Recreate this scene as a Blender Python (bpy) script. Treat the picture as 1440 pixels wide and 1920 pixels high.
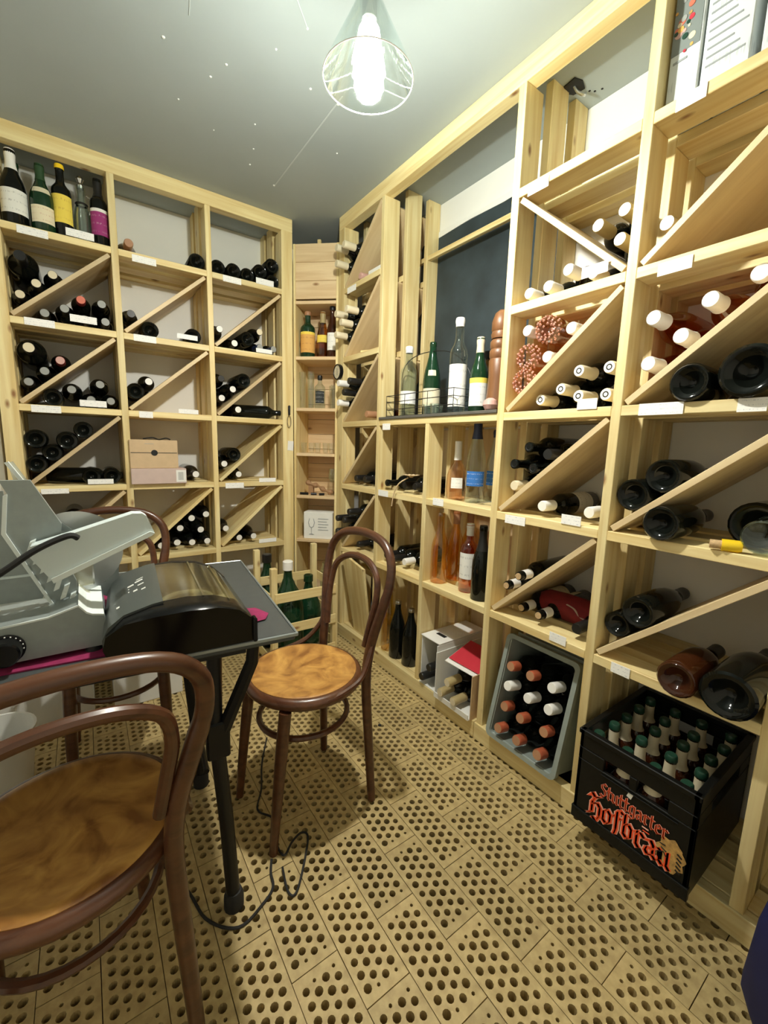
import bpy, bmesh, math, random
from mathutils import Vector, Matrix
random.seed(7)
for o in list(bpy.data.objects): bpy.data.objects.remove(o)
SC = bpy.context.scene; COL = SC.collection
PI = math.pi
# ------------------------------------------------------------------ camera
cd = bpy.data.cameras.new('camera'); cam = bpy.data.objects.new('camera', cd); COL.objects.link(cam)
cd.sensor_fit = 'HORIZONTAL'; cd.sensor_width = 36.0; cd.lens = 788.786 / 1440 * 36.0
cd.clip_start = .02
RT, DN, FW = Vector((.81720374, -.57566607, .02804685)), Vector((-.06676975, -.14289583, -.98748295)), Vector((.57246821, .80510208, -.15521209))
m = Matrix.Identity(4)
for i in range(3):
    m[i][0] = RT[i]; m[i][1] = -DN[i]; m[i][2] = -FW[i]
m.translation = Vector((0, 0, 1.15)); cam.matrix_world = m
SC.camera = cam
# ------------------------------------------------------------------ world, exposure
wd = bpy.data.worlds.new('world'); SC.world = wd; wd.use_nodes = True
wd.node_tree.nodes['Background'].inputs[0].default_value = (.9, .95, 1, 1)
wd.node_tree.nodes['Background'].inputs[1].default_value = .05
SC.view_settings.view_transform = 'Standard'; SC.view_settings.look = 'None'
SC.cycles.max_bounces = 14; SC.cycles.diffuse_bounces = 8; SC.cycles.transparent_max_bounces = 16
SC.view_settings.gamma = 1; SC.view_settings.use_curve_mapping = False
SC.view_settings.exposure = EXPOSURE = 1.45
BULB_STRENGTH = 1050.0
BULB_COLOR = (1.0, .97, .86)

# ------------------------------------------------------------------ materials
MATS = {}
def nt(name):
    mt = bpy.data.materials.new(name); mt.use_nodes = True
    t = mt.node_tree; b = t.nodes['Principled BSDF']; MATS[name] = mt
    return mt, t, b
def rgb(c): return (c[0], c[1], c[2], 1)
def plain(name, c, rough=.5, metal=0, spec=.5, var=.0, scale=30, bump=0, coat=0, trans=0, ior=1.45, alpha=1, sheen=0):
    mt, t, b = nt(name)
    b.inputs['Base Color'].default_value = rgb(c); b.inputs['Roughness'].default_value = rough
    b.inputs['Metallic'].default_value = metal; b.inputs['Specular IOR Level'].default_value = spec
    b.inputs['Coat Weight'].default_value = coat; b.inputs['Transmission Weight'].default_value = trans
    b.inputs['IOR'].default_value = ior; b.inputs['Alpha'].default_value = alpha
    if var or bump:
        tc = t.nodes.new('ShaderNodeTexCoord'); n = t.nodes.new('ShaderNodeTexNoise')
        n.inputs['Scale'].default_value = scale; n.inputs['Detail'].default_value = 5
        t.links.new(tc.outputs['Object'], n.inputs['Vector'])
        if var:
            r = t.nodes.new('ShaderNodeValToRGB')
            r.color_ramp.elements[0].position = .3; r.color_ramp.elements[1].position = .7
            r.color_ramp.elements[0].color = rgb([x * (1 - var) for x in c]); r.color_ramp.elements[1].color = rgb([min(1, x * (1 + var)) for x in c])
            t.links.new(n.outputs['Fac'], r.inputs['Fac']); t.links.new(r.outputs['Color'], b.inputs['Base Color'])
        if bump:
            bp = t.nodes.new('ShaderNodeBump'); bp.inputs['Strength'].default_value = bump; bp.inputs['Distance'].default_value = .004
            t.links.new(n.outputs['Fac'], bp.inputs['Height']); t.links.new(bp.outputs['Normal'], b.inputs['Normal'])
    return mt
def wood(name, c1, c2, axis, rough=.5, knots=True, coat=0, fine=38.0, long=2.2, knotc=(.28, .13, .045)):
    mt, t, b = nt(name); N = t.nodes; Lk = t.links
    tc = N.new('ShaderNodeTexCoord'); oi = N.new('ShaderNodeObjectInfo')
    ad = N.new('ShaderNodeVectorMath'); ad.operation = 'ADD'
    ml = N.new('ShaderNodeVectorMath'); ml.operation = 'SCALE'; ml.inputs['Scale'].default_value = 37.0
    cb = N.new('ShaderNodeCombineXYZ')
    for i in range(3): Lk.new(oi.outputs['Random'], cb.inputs[i])
    Lk.new(cb.outputs[0], ml.inputs[0]); Lk.new(tc.outputs['Object'], ad.inputs[0]); Lk.new(ml.outputs[0], ad.inputs[1])
    mp = N.new('ShaderNodeMapping'); s = [fine] * 3; s['xyz'.index(axis)] = long
    mp.inputs['Scale'].default_value = s; Lk.new(ad.outputs[0], mp.inputs['Vector'])
    n = N.new('ShaderNodeTexNoise'); n.inputs['Scale'].default_value = 1.0; n.inputs['Detail'].default_value = 4; n.inputs['Distortion'].default_value = .6
    Lk.new(mp.outputs[0], n.inputs['Vector'])
    r = N.new('ShaderNodeValToRGB'); r.color_ramp.elements[0].position = .33; r.color_ramp.elements[1].position = .66
    r.color_ramp.elements[0].color = rgb(c2); r.color_ramp.elements[1].color = rgb(c1)
    Lk.new(n.outputs['Fac'], r.inputs['Fac'])
    out = r.outputs['Color']
    if knots:
        mp2 = N.new('ShaderNodeMapping'); s2 = [11.0] * 3; s2['xyz'.index(axis)] = 5.0
        mp2.inputs['Scale'].default_value = s2; Lk.new(ad.outputs[0], mp2.inputs['Vector'])
        v = N.new('ShaderNodeTexVoronoi'); v.inputs['Scale'].default_value = 1.0; Lk.new(mp2.outputs[0], v.inputs['Vector'])
        kr = N.new('ShaderNodeValToRGB'); kr.color_ramp.elements[0].position = .035; kr.color_ramp.elements[1].position = .12
        kr.color_ramp.elements[0].color = (1, 1, 1, 1); kr.color_ramp.elements[1].color = (0, 0, 0, 1)
        Lk.new(v.outputs['Distance'], kr.inputs['Fac'])
        mx = N.new('ShaderNodeMix'); mx.data_type = 'RGBA'
        Lk.new(kr.outputs['Color'], mx.inputs[0]); Lk.new(out, mx.inputs[6]); mx.inputs[7].default_value = rgb(knotc)
        out = mx.outputs[2]
    hv = N.new('ShaderNodeHueSaturation'); mr = N.new('ShaderNodeMapRange'); mr.inputs['To Min'].default_value = .86; mr.inputs['To Max'].default_value = 1.08
    Lk.new(oi.outputs['Random'], mr.inputs['Value']); Lk.new(mr.outputs[0], hv.inputs['Value']); Lk.new(out, hv.inputs['Color'])
    Lk.new(hv.outputs['Color'], b.inputs['Base Color'])
    b.inputs['Roughness'].default_value = rough; b.inputs['Coat Weight'].default_value = coat; b.inputs['Coat Roughness'].default_value = .15
    bp = N.new('ShaderNodeBump'); bp.inputs['Strength'].default_value = .12; bp.inputs['Distance'].default_value = .002
    Lk.new(n.outputs['Fac'], bp.inputs['Height']); Lk.new(bp.outputs['Normal'], b.inputs['Normal'])
    return mt
def clearglass(name, tint=(.93, .97, .96), face=.05, edge=.75, rough=.02):
    mt, t, b = nt(name); N = t.nodes; Lk = t.links
    tr = N.new('ShaderNodeBsdfTransparent'); tr.inputs[0].default_value = rgb(tint)
    gl = N.new('ShaderNodeBsdfGlossy'); gl.inputs['Roughness'].default_value = rough; gl.inputs[0].default_value = (.95, 1, 1, 1)
    lw = N.new('ShaderNodeLayerWeight'); lw.inputs['Blend'].default_value = .35
    mr = N.new('ShaderNodeMapRange'); mr.inputs['To Min'].default_value = face; mr.inputs['To Max'].default_value = edge
    Lk.new(lw.outputs['Facing'], mr.inputs['Value'])
    mx = N.new('ShaderNodeMixShader'); Lk.new(mr.outputs[0], mx.inputs[0]); Lk.new(tr.outputs[0], mx.inputs[1]); Lk.new(gl.outputs[0], mx.inputs[2])
    Lk.new(mx.outputs[0], N['Material Output'].inputs[0])
    return mt
def scribble(name, paper=(.86, .87, .84), ink=(.25, .3, .45)):
    # flat print / handwriting on paper
    mt, t, b = nt(name); N = t.nodes; Lk = t.links
    tc = N.new('ShaderNodeTexCoord'); mp = N.new('ShaderNodeMapping'); Lk.new(tc.outputs['Generated'], mp.inputs['Vector'])
    oi = N.new('ShaderNodeObjectInfo'); Lk.new(oi.outputs['Random'], mp.inputs['Location'])
    mp.inputs['Scale'].default_value = (9, 9, 3.2)
    n = N.new('ShaderNodeTexNoise'); n.inputs['Scale'].default_value = 2.4; n.inputs['Detail'].default_value = 3; Lk.new(mp.outputs[0], n.inputs['Vector'])
    w = N.new('ShaderNodeTexWave'); w.wave_type = 'BANDS'; w.bands_direction = 'Z'; w.inputs['Scale'].default_value = .95
    mp3 = N.new('ShaderNodeMapping'); Lk.new(tc.outputs['Generated'], mp3.inputs['Vector']); Lk.new(mp3.outputs[0], w.inputs['Vector'])
    mth = N.new('ShaderNodeMath'); mth.operation = 'MULTIPLY'; Lk.new(n.outputs['Fac'], mth.inputs[0]); Lk.new(w.outputs['Fac'], mth.inputs[1])
    r = N.new('ShaderNodeValToRGB'); r.color_ramp.elements[0].position = .5; r.color_ramp.elements[1].position = .56
    r.color_ramp.elements[0].color = rgb(paper); r.color_ramp.elements[1].color = rgb([.55 * paper[i] + .45 * ink[i] for i in range(3)])
    Lk.new(mth.outputs[0], r.inputs['Fac']); Lk.new(r.outputs['Color'], b.inputs['Base Color']); b.inputs['Roughness'].default_value = .8
    return mt
PINE1, PINE2 = (.86, .735, .40), (.70, .525, .225)
for ax in 'xyz': wood('pine_' + ax, PINE1, PINE2, ax)
for ax in 'xyz': wood('ply_' + ax, (.72, .58, .35), (.60, .45, .25), ax, knots=False, fine=22, long=3)
wood('box_pine_x', (.80, .62, .38), (.66, .46, .25), 'x')
wood('bent_x', (.115, .042, .017), (.058, .019, .008), 'x', rough=.33, knots=False, coat=.25)
wood('mill_z', (.25, .115, .045), (.165, .068, .025), 'z', rough=.4, knots=False)
plain('wall', (.84, .84, .81), .9, var=.03, scale=3, bump=.03)
plain('ceiling', (.37, .42, .43), .75, var=.05, scale=2.0, bump=.03)
plain('wall_white', (.88, .87, .83), .9, var=.02, scale=4)
plain('spackle', (.82, .85, .84), .8)
plain('seam_line', (.50, .55, .55), .8)
plain('slab', (.03, .022, .014), .95)  # near-black colour stands in for deep shade inside the brick holes
plain('white_panel', (.72, .72, .69), .7, var=.04, scale=8)
plain('black_plastic', (.006, .006, .0065), .42, spec=.35)
plain('black_gloss', (.004, .004, .0045), .2, spec=.3)
plain('black_rubber', (.015, .015, .015), .7)
plain('dark_metal', (.008, .0085, .01), .4, spec=.4)
plain('steel', (.55, .57, .57), .3, metal=1)
plain('slicer_grey', (.30, .34, .335), .42, metal=.35, var=.05, scale=60)
plain('slicer_light', (.62, .70, .71), .45)
plain('slicer_white', (.74, .80, .79), .42)
plain('slicer_dark', (.20, .225, .22), .5)
plain('table_top', (.055, .062, .062), .42, var=.08, scale=40)
plain('table_edge', (.33, .37, .38), .35, metal=.6)
plain('magenta_cloth', (.22, .010, .065), .85, var=.2, scale=60, bump=.3)
plain('red_cloth', (.16, .008, .01), .85, var=.25, scale=30, bump=.3)
plain('cream_print', (.55, .43, .36), .8)
plain('grey_crate', (.27, .31, .285), .5, var=.06, scale=20)
plain('crate_black', (.004, .0045, .0045), .38, spec=.3, var=.1, scale=30)
plain('print_red', (.95, .10, .03), .5)
plain('print_pink', (.95, .50, .40), .5)
plain('print_gold', (.50, .30, .10), .5, var=.35, scale=90)
plain('print_white', (.8, .8, .76), .6)
plain('print_black', (.01, .01, .01), .6)
plain('print_grey', (.3, .32, .33), .6)
plain('kraft', (.60, .44, .27), .8, var=.05, scale=30)
plain('pink_card', (.58, .45, .41), .8, var=.04)
plain('white_card', (.80, .80, .77), .75, var=.02)
plain('red_card', (.55, .03, .05), .6)
plain('board_dark', (.028, .042, .050), .6, var=.35, scale=6, bump=.1)
plain('blue_cloth', (.006, .010, .075), .7, var=.3, scale=9, bump=.2)
plain('dark_slab', (.11, .105, .09), .45, var=.1)
plain('tan_leather', (.35, .2, .1), .6)
plain('wire', (.03, .03, .03), .4, metal=.6)
plain('cork', (.55, .38, .2), .8, var=.2, scale=200)
plain('stem_green', (.02, .06, .02), .6)
plain('dry_flower', (.62, .47, .28), .9)
plain('silver', (.6, .6, .58), .25, metal=1)
# bottle stuff
plain('glass_black', (.004, .005, .004), .08, spec=.35)
plain('glass_green', (.008, .035, .014), .07, spec=.6)
plain('glass_deepgreen', (.01, .05, .022), .06, trans=.25)
plain('glass_brown', (.05, .013, .004), .07, trans=.2)
plain('facet_rose', (.72, .40, .33), .04, metal=.35)  # paler, part-metallic pink puts the sparkle of pressed glass into the colour
clearglass('glass_clear')
for nme, c in [('glass_amber', (.74, .42, .13)), ('glass_rose', (.98, .80, .66)), ('glass_redrose', (.78, .37, .16)), ('glass_orange', (.94, .70, .30)), ('glass_yellow', (.90, .74, .26)), ('glass_blueish', (.86, .93, .97)), ('glass_greyclear', (.84, .89, .88))]:
    clearglass(nme, c, .05, .5, .03)
clearglass('glass_lamp', tint=(.96, .99, .98), face=.006, edge=.85, rough=.04)
clearglass('glass_thin', tint=(.96, .97, .96), face=.03, edge=.45)
clearglass('glass_smoke', tint=(.86, .82, .68), face=.2, edge=.55, rough=.15)
clearglass('plastic_clear', tint=(.80, .83, .82), face=.35, edge=.7, rough=.3)
for nme, c, rg in [('cap_black', (.012, .012, .012), .35), ('cap_cream', (.72, .64, .46), .45), ('cap_grey', (.32, .33, .32), .35), ('cap_red', (.62, .16, .10), .4),
                 ('cap_darkred', (.25, .03, .035), .35), ('cap_white', (.86, .85, .82), .4), ('cap_gold', (.42, .33, .16), .4), ('cap_blue', (.02, .035, .10), .35),
                 ('cap_pink', (.6, .36, .32), .4), ('cap_orange', (.42, .10, .045), .4), ('cap_yellow', (.90, .62, .02), .4), ('cap_copper', (.42, .22, .12), .4), ('cap_green', (.012, .05, .03), .35), ('cap_blueplastic', (.01, .05, .35), .4)]:
    plain(nme, c, rg)
scribble('paper_tag', (.93, .93, .91)); scribble('label_white', (.80, .80, .76), (.2, .2, .2)); scribble('label_cream', (.72, .66, .48), (.3, .2, .1))
scribble('label_yellow', (.85, .66, .10), (.5, .25, .05)); scribble('label_purple', (.30, .03, .16), (.6, .4, .5)); scribble('label_food', (.80, .72, .52), (.5, .2, .1))
scribble('label_orange', (.70, .38, .10), (.3, .1, .05)); scribble('label_dark', (.03, .035, .035), (.7, .7, .7)); scribble('label_blue', (.03, .16, .50), (.8, .8, .9))
scribble('brochure', (.66, .70, .71), (.35, .38, .42))
# emission bulb
mt, t, b = nt('bulb_glow')
b.inputs['Emission Color'].default_value = rgb(BULB_COLOR); b.inputs['Emission Strength'].default_value = BULB_STRENGTH
mt, t, b = nt('bulb_neck_glow')
b.inputs['Emission Color'].default_value = rgb(BULB_COLOR); b.inputs['Emission Strength'].default_value = BULB_STRENGTH * .055
# seat plywood: pressed swirl pattern
mt, t, b = nt('seat_ply'); N = t.nodes
tc = N.new('ShaderNodeTexCoord'); n1 = N.new('ShaderNodeTexNoise'); n1.inputs['Scale'].default_value = 9; n1.inputs['Detail'].default_value = 3; n1.inputs['Distortion'].default_value = 2.2
t.links.new(tc.outputs['Object'], n1.inputs['Vector'])
r = N.new('ShaderNodeValToRGB'); e = r.color_ramp.elements; e[0].position = .3; e[0].color = (.24, .095, .022, 1); e[1].position = .72; e[1].color = (.62, .34, .09, 1)
x = e.new(.5); x.color = (.44, .215, .052, 1)
t.links.new(n1.outputs['Fac'], r.inputs['Fac']); t.links.new(r.outputs['Color'], b.inputs['Base Color'])
b.inputs['Roughness'].default_value = .34; b.inputs['Coat Weight'].default_value = .3; b.inputs['Coat Roughness'].default_value = .2
bp = N.new('ShaderNodeBump'); bp.inputs['Strength'].default_value = .25; bp.inputs['Distance'].default_value = .003
t.links.new(n1.outputs['Fac'], bp.inputs['Height']); t.links.new(bp.outputs['Normal'], b.inputs['Normal'])
# brick clay
mt, t, b = nt('clay'); N = t.nodes
tc = N.new('ShaderNodeTexCoord'); oi = N.new('ShaderNodeObjectInfo'); n1 = N.new('ShaderNodeTexNoise'); n1.inputs['Scale'].default_value = 45; n1.inputs['Detail'].default_value = 6
t.links.new(tc.outputs['Object'], n1.inputs['Vector'])
r = N.new('ShaderNodeValToRGB'); e = r.color_ramp.elements; e[0].position = .3; e[0].color = (.39, .285, .12, 1); e[1].position = .75; e[1].color = (.58, .45, .21, 1)
t.links.new(n1.outputs['Fac'], r.inputs['Fac'])
hv = N.new('ShaderNodeHueSaturation'); mr = N.new('ShaderNodeMapRange'); mr.inputs['To Min'].default_value = .85; mr.inputs['To Max'].default_value = 1.08
t.links.new(oi.outputs['Random'], mr.inputs['Value']); t.links.new(mr.outputs[0], hv.inputs['Value']); t.links.new(r.outputs['Color'], hv.inputs['Color'])
t.links.new(hv.outputs['Color'], b.inputs['Base Color']); b.inputs['Roughness'].default_value = .55
bp = N.new('ShaderNodeBump'); bp.inputs['Strength'].default_value = .15; bp.inputs['Distance'].default_value = .002
t.links.new(n1.outputs['Fac'], bp.inputs['Height']); t.links.new(bp.outputs['Normal'], b.inputs['Normal'])

# ------------------------------------------------------------------ mesh helpers
def finish(me, smooth=35):
    if smooth:
        for p in me.polygons: p.use_smooth = True
        me.set_sharp_from_angle(angle=math.radians(smooth))
    return me
def mesh(name, vs, fs, mat, smooth=35):
    me = bpy.data.meshes.new(name); me.from_pydata([tuple(v) for v in vs], [], fs); me.update()
    if mat: me.materials.append(MATS[mat])
    return finish(me, smooth)
def link(name, me, parent=None, loc=(0, 0, 0), rot=None):
    o = bpy.data.objects.new(name, me); COL.objects.link(o)
    if parent: o.parent = parent
    o.location = loc
    if rot is not None:
        if isinstance(rot, Matrix): o.rotation_euler = rot.to_euler()
        else: o.rotation_euler = rot
    return o
def tag(o, label=None, cat=None, group=None, kind=None):
    if label: o['label'] = label
    if cat: o['category'] = cat
    if group: o['group'] = group
    if kind: o['kind'] = kind
    return o
def thing(name, label, cat, loc=(0, 0, 0), rot=None, group=None):
    o = bpy.data.objects.new(name, None); COL.objects.link(o); o.empty_display_size = .02
    o.location = loc
    if rot is not None: o.rotation_euler = rot.to_euler() if isinstance(rot, Matrix) else rot
    return tag(o, label, cat, group)
def boxvf(sx, sy, sz, ch):
    ch = min(ch, sx * .3, sy * .3, sz * .3); hx, hy, hz = sx / 2, sy / 2, sz / 2
    vs, idx = [], {}
    for a in (-1, 1):
        for b_ in (-1, 1):
            for c in (-1, 1):
                for k in range(3):
                    v = [a * (hx - ch), b_ * (hy - ch), c * (hz - ch)]; v[k] = (a * hx, b_ * hy, c * hz)[k]
                    idx[a, b_, c, k] = len(vs); vs.append(v)
    fs = []
    def q(l, n):
        ps = [Vector(vs[i]) for i in l]; nn = (ps[1] - ps[0]).cross(ps[2] - ps[0])
        fs.append(tuple(l) if nn.dot(Vector(n)) > 0 else tuple(reversed(l)))
    for k in range(3):
        o1, o2 = (k + 1) % 3, (k + 2) % 3
        for s in (-1, 1):
            l = []
            for p, r_ in ((-1, -1), (1, -1), (1, 1), (-1, 1)):
                g = [0, 0, 0]; g[k] = s; g[o1] = p; g[o2] = r_; l.append(idx[g[0], g[1], g[2], k])
            n = [0, 0, 0]; n[k] = s; q(l, n)
        for p in (-1, 1):
            for r_ in (-1, 1):
                l = []
                for s, kk in ((-1, o1), (1, o1), (1, o2), (-1, o2)):
                    g = [0, 0, 0]; g[k] = s; g[o1] = p; g[o2] = r_; l.append(idx[g[0], g[1], g[2], kk])
                n = [0, 0, 0]; n[o1] = p; n[o2] = r_; q(l, n)
    for a in (-1, 1):
        for b_ in (-1, 1):
            for c in (-1, 1): q([idx[a, b_, c, k] for k in range(3)], (a, b_, c))
    return vs, fs
BOXC = {}
def boxmesh(s, mat, ch):
    key = tuple(round(x, 4) for x in s) + (mat, ch)
    if key not in BOXC:
        v, f = boxvf(*s, ch); BOXC[key] = mesh('box', v, f, mat, 0)
    return BOXC[key]
def cbox(name, c, s, mat, parent=None, ch=.0015, rot=None, local=False):
    """box with centre c and size s; world coordinates are turned into the (unrotated) parent's"""
    if mat in ('pine', 'ply'): mat += '_' + 'xyz'[max(range(3), key=lambda i: s[i])]
    c = Vector(c)
    if parent and not local: c = c - parent.location
    return link(name, boxmesh(s, mat, ch), parent, c, rot)
def bb(name, x0, x1, y0, y1, z0, z1, mat, parent=None, ch=.0015, local=False):
    return cbox(name, ((x0 + x1) / 2, (y0 + y1) / 2, (z0 + z1) / 2), (x1 - x0, y1 - y0, z1 - z0), mat, parent, ch, None, local)
def lathe(prof, seg=24, off=(0, 0, 0), a0=0, a1=2 * PI):
    full = abs(a1 - a0 - 2 * PI) < 1e-6; n = seg if full else seg + 1
    vs, fs, rings = [], [], []
    for r, z in prof:
        if r < 1e-6: rings.append([len(vs)]); vs.append((off[0], off[1], z + off[2]))
        else:
            rings.append(list(range(len(vs), len(vs) + n)))
            for i in range(n):
                a = a0 + (a1 - a0) * i / seg; vs.append((off[0] + r * math.cos(a), off[1] + r * math.sin(a), z + off[2]))
    for A, B in zip(rings, rings[1:]):
        m_ = n if full else n - 1
        for i in range(m_):
            j = (i + 1) % n
            if len(A) == 1 and len(B) == 1: continue
            if len(A) == 1: fs.append((A[0], B[j], B[i]))
            elif len(B) == 1: fs.append((A[i], A[j], B[0]))
            else: fs.append((A[i], A[j], B[j], B[i]))
    return vs, fs
def smoothpts(pts, n=6, closed=False):
    P = [Vector(p) for p in pts]; out = []; L = len(P)
    rng = range(L) if closed else range(L - 1)
    for i in rng:
        if closed: p0, p1, p2, p3 = P[i - 1], P[i], P[(i + 1) % L], P[(i + 2) % L]
        else: p0, p1, p2, p3 = P[max(i - 1, 0)], P[i], P[i + 1], P[min(i + 2, L - 1)]
        for k in range(n):
            t_ = k / n; t2, t3 = t_ * t_, t_ ** 3
            out.append(.5 * ((2 * p1) + (p2 - p0) * t_ + (2 * p0 - 5 * p1 + 4 * p2 - p3) * t2 + (3 * p1 - p0 - 3 * p2 + p3) * t3))
    if not closed: out.append(P[-1])
    return out
def tube(pts, rad, seg=10, closed=False, flat=1.0):
    P = [Vector(p) for p in pts]; L = len(P); vs, fs = [], []
    R_ = rad if isinstance(rad, (list, tuple)) else [rad] * L
    nrm = None
    for i in range(L):
        a = P[i - 1] if (i or closed) else P[0]; b_ = P[(i + 1) % L] if (i < L - 1 or closed) else P[-1]
        t_ = (b_ - a).normalized()
        if nrm is None:
            nrm = t_.cross(Vector((0, 0, 1)))
            if nrm.length < .1: nrm = t_.cross(Vector((0, 1, 0)))
            nrm.normalize()
        else:
            nrm = nrm - t_ * nrm.dot(t_); nrm.normalize()
        bn = t_.cross(nrm)
        for k in range(seg):
            an = 2 * PI * k / seg; vs.append(P[i] + nrm * math.cos(an) * R_[i] + bn * math.sin(an) * R_[i] * flat)
    for i in range(L if closed else L - 1):
        j = (i + 1) % L
        for k in range(seg):
            l = (k + 1) % seg; fs.append((i * seg + k, i * seg + l, j * seg + l, j * seg + k))
    if not closed:
        fs.append(tuple(reversed(range(seg)))); fs.append(tuple(range((L - 1) * seg, L * seg)))
    return vs, fs
def prism(poly, d0, d1, axis='y'):
    """poly: 2D points; axis y: (x,z) extruded along y; x: (y,z) along x; z: (x,y) along z"""
    n = len(poly); f = {'y': lambda p, d: (p[0], d, p[1]), 'x': lambda p, d: (d, p[0], p[1]), 'z': lambda p, d: (p[0], p[1], d)}[axis]
    vs = [f(p, d0) for p in poly] + [f(p, d1) for p in poly]
    fs = [tuple(range(n)), tuple(reversed(range(n, 2 * n)))] + [(i, n + i, n + (i + 1) % n, (i + 1) % n) for i in range(n)]
    return vs, fs
def fixn(me):
    bm = bmesh.new(); bm.from_mesh(me); bmesh.ops.recalc_face_normals(bm, faces=bm.faces); bm.to_mesh(me); bm.free(); return me
def pobj(name, vf, mat, parent=None, loc=(0, 0, 0), rot=None, smooth=35, recalc=True):
    me = mesh(name, vf[0], vf[1], mat, 0)
    if recalc: fixn(me)
    finish(me, smooth)
    return link(name, me, parent, loc, rot)
def join(*vfs):
    vs, fs = [], []
    for v, f in vfs:
        o = len(vs); vs += list(v); fs += [tuple(i + o for i in q) for q in f]
    return vs, fs
def move(vf, d, rot=None):
    return [(rot @ Vector(v) if rot else Vector(v)) + Vector(d) for v in vf[0]], vf[1]
def boxat(x0, x1, y0, y1, z0, z1, ch=.001):
    v, f = boxvf(x1 - x0, y1 - y0, z1 - z0, ch); return move((v, f), ((x0 + x1) / 2, (y0 + y1) / 2, (z0 + z1) / 2))
def ordw(i): return ['first', 'second', 'third', 'fourth', 'fifth', 'sixth', 'seventh', 'eighth', 'ninth', 'tenth'][i]

# ================================================================== the room
XR, YB, XW, YW, ZC = 1.2075, 2.37, 1.552, 2.702, 2.357
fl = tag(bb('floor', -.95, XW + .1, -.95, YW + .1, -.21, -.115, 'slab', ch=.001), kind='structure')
ce = tag(bb('ceiling', -.95, XW + .1, -.95, YW + .1, ZC, ZC + .08, 'ceiling', ch=.001), kind='structure')
tag(bb('wall_back', -.95, XW + .1, YW, YW + .1, -.115, ZC, 'wall'), kind='structure')
tag(bb('wall_right', XW, XW + .1, -.95, YW, -.115, ZC, 'wall'), kind='structure')
tag(bb('wall_left', -.95, -.85, -.95, YW, -.115, ZC, 'wall_white'), kind='structure')  # unseen wall, set close and extra white to bounce light into the racks
tag(bb('wall_stub', -.85, -.285, 2.42, YW, -.115, ZC, 'wall'), kind='structure')
tag(bb('wall_front', -.85, XW, -.95, -.85, -.115, ZC, 'wall_white'), kind='structure')  # also out of view; pulled near and whitened for more bounce light
# perforated clay bricks
def brick_mesh():
    bm = bmesh.new(); bw, bl, h = .1098, .2510, .112
    holes = []
    for i, x in enumerate((19, 42.5, 66, 89.5)):
        if i % 2 == 0: holes += [(x, 29.5 + 27.8 * k, 8.0 + ((i * 7 + k * 5) % 4) * .45) for k in range(8)]
        else: holes += [(x, 43 + 27.8 * k, 8.0 + ((i * 3 + k * 7) % 4) * .45) for k in range(7)] + [(x, 20.5, 4.2), (x, 231, 4.2)]
    loops = []
    co = [(0, 0), (bw, 0), (bw, bl), (0, bl)]
    def loop(pts, z): 
        v = [bm.verts.new((p[0], p[1], z)) for p in pts]
        return v
    top = []; edges = []
    o = loop(co, 0)
    for i in range(4): edges.append(bm.edges.new((o[i], o[(i + 1) % 4])))
    ob = loop(co, -h)
    for i in range(4): bm.faces.new((o[i], ob[i], ob[(i + 1) % 4], o[(i + 1) % 4]))
    for x, y, r_ in holes:
        n = 10 if r_ > 5 else 6
        pts = [(x / 1000 + r_ / 1000 * math.cos(2 * PI * k / n), bl - y / 1000 + r_ / 1000 * math.sin(2 * PI * k / n)) for k in range(n)]
        a = loop(pts, 0); b_ = loop(pts, -h)
        for i in range(n):
            edges.append(bm.edges.new((a[i], a[(i + 1) % n])))
            bm.faces.new((a[i], a[(i + 1) % n], b_[(i + 1) % n], b_[i]))
    bmesh.ops.triangle_fill(bm, use_beauty=True, use_dissolve=False, edges=edges, normal=(0, 0, 1))
    bmesh.ops.recalc_face_normals(bm, faces=bm.faces)
    for f in bm.faces:
        if f.normal.z < -.5: f.normal_flip()
    for v in bm.verts: v.co.x -= bw / 2; v.co.y -= bl / 2
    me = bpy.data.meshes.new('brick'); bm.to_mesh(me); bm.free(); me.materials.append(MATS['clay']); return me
BM = brick_mesh()
rest = []
cnt = 0
for i in range(-11, 8):
    x = .4 + .1115 * i + .0558
    y0 = (.825 if i % 2 == 0 else .699) - .253 / 2
    for j in range(-8, 8):
        y = y0 + .253 * j
        if y < -.72 or y > 2.57: continue
        if -.72 < x and -.12 < y and cnt < 300 and not (x > 1.19 and False):
            o = link('brick', BM, fl, (x - fl.location.x, y - fl.location.y, -fl.location.z - .0006 * random.random()), (0, 0, random.uniform(-.003, .003))); cnt += 1
        else: rest.append(boxat(x - .055, x + .055, y - .1255, y + .1255, -.06, 0))
rp = join(*rest)
o = pobj('brick_paving', rp, 'clay', fl, -fl.location, smooth=0, recalc=False); tag(o, kind='stuff')
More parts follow.
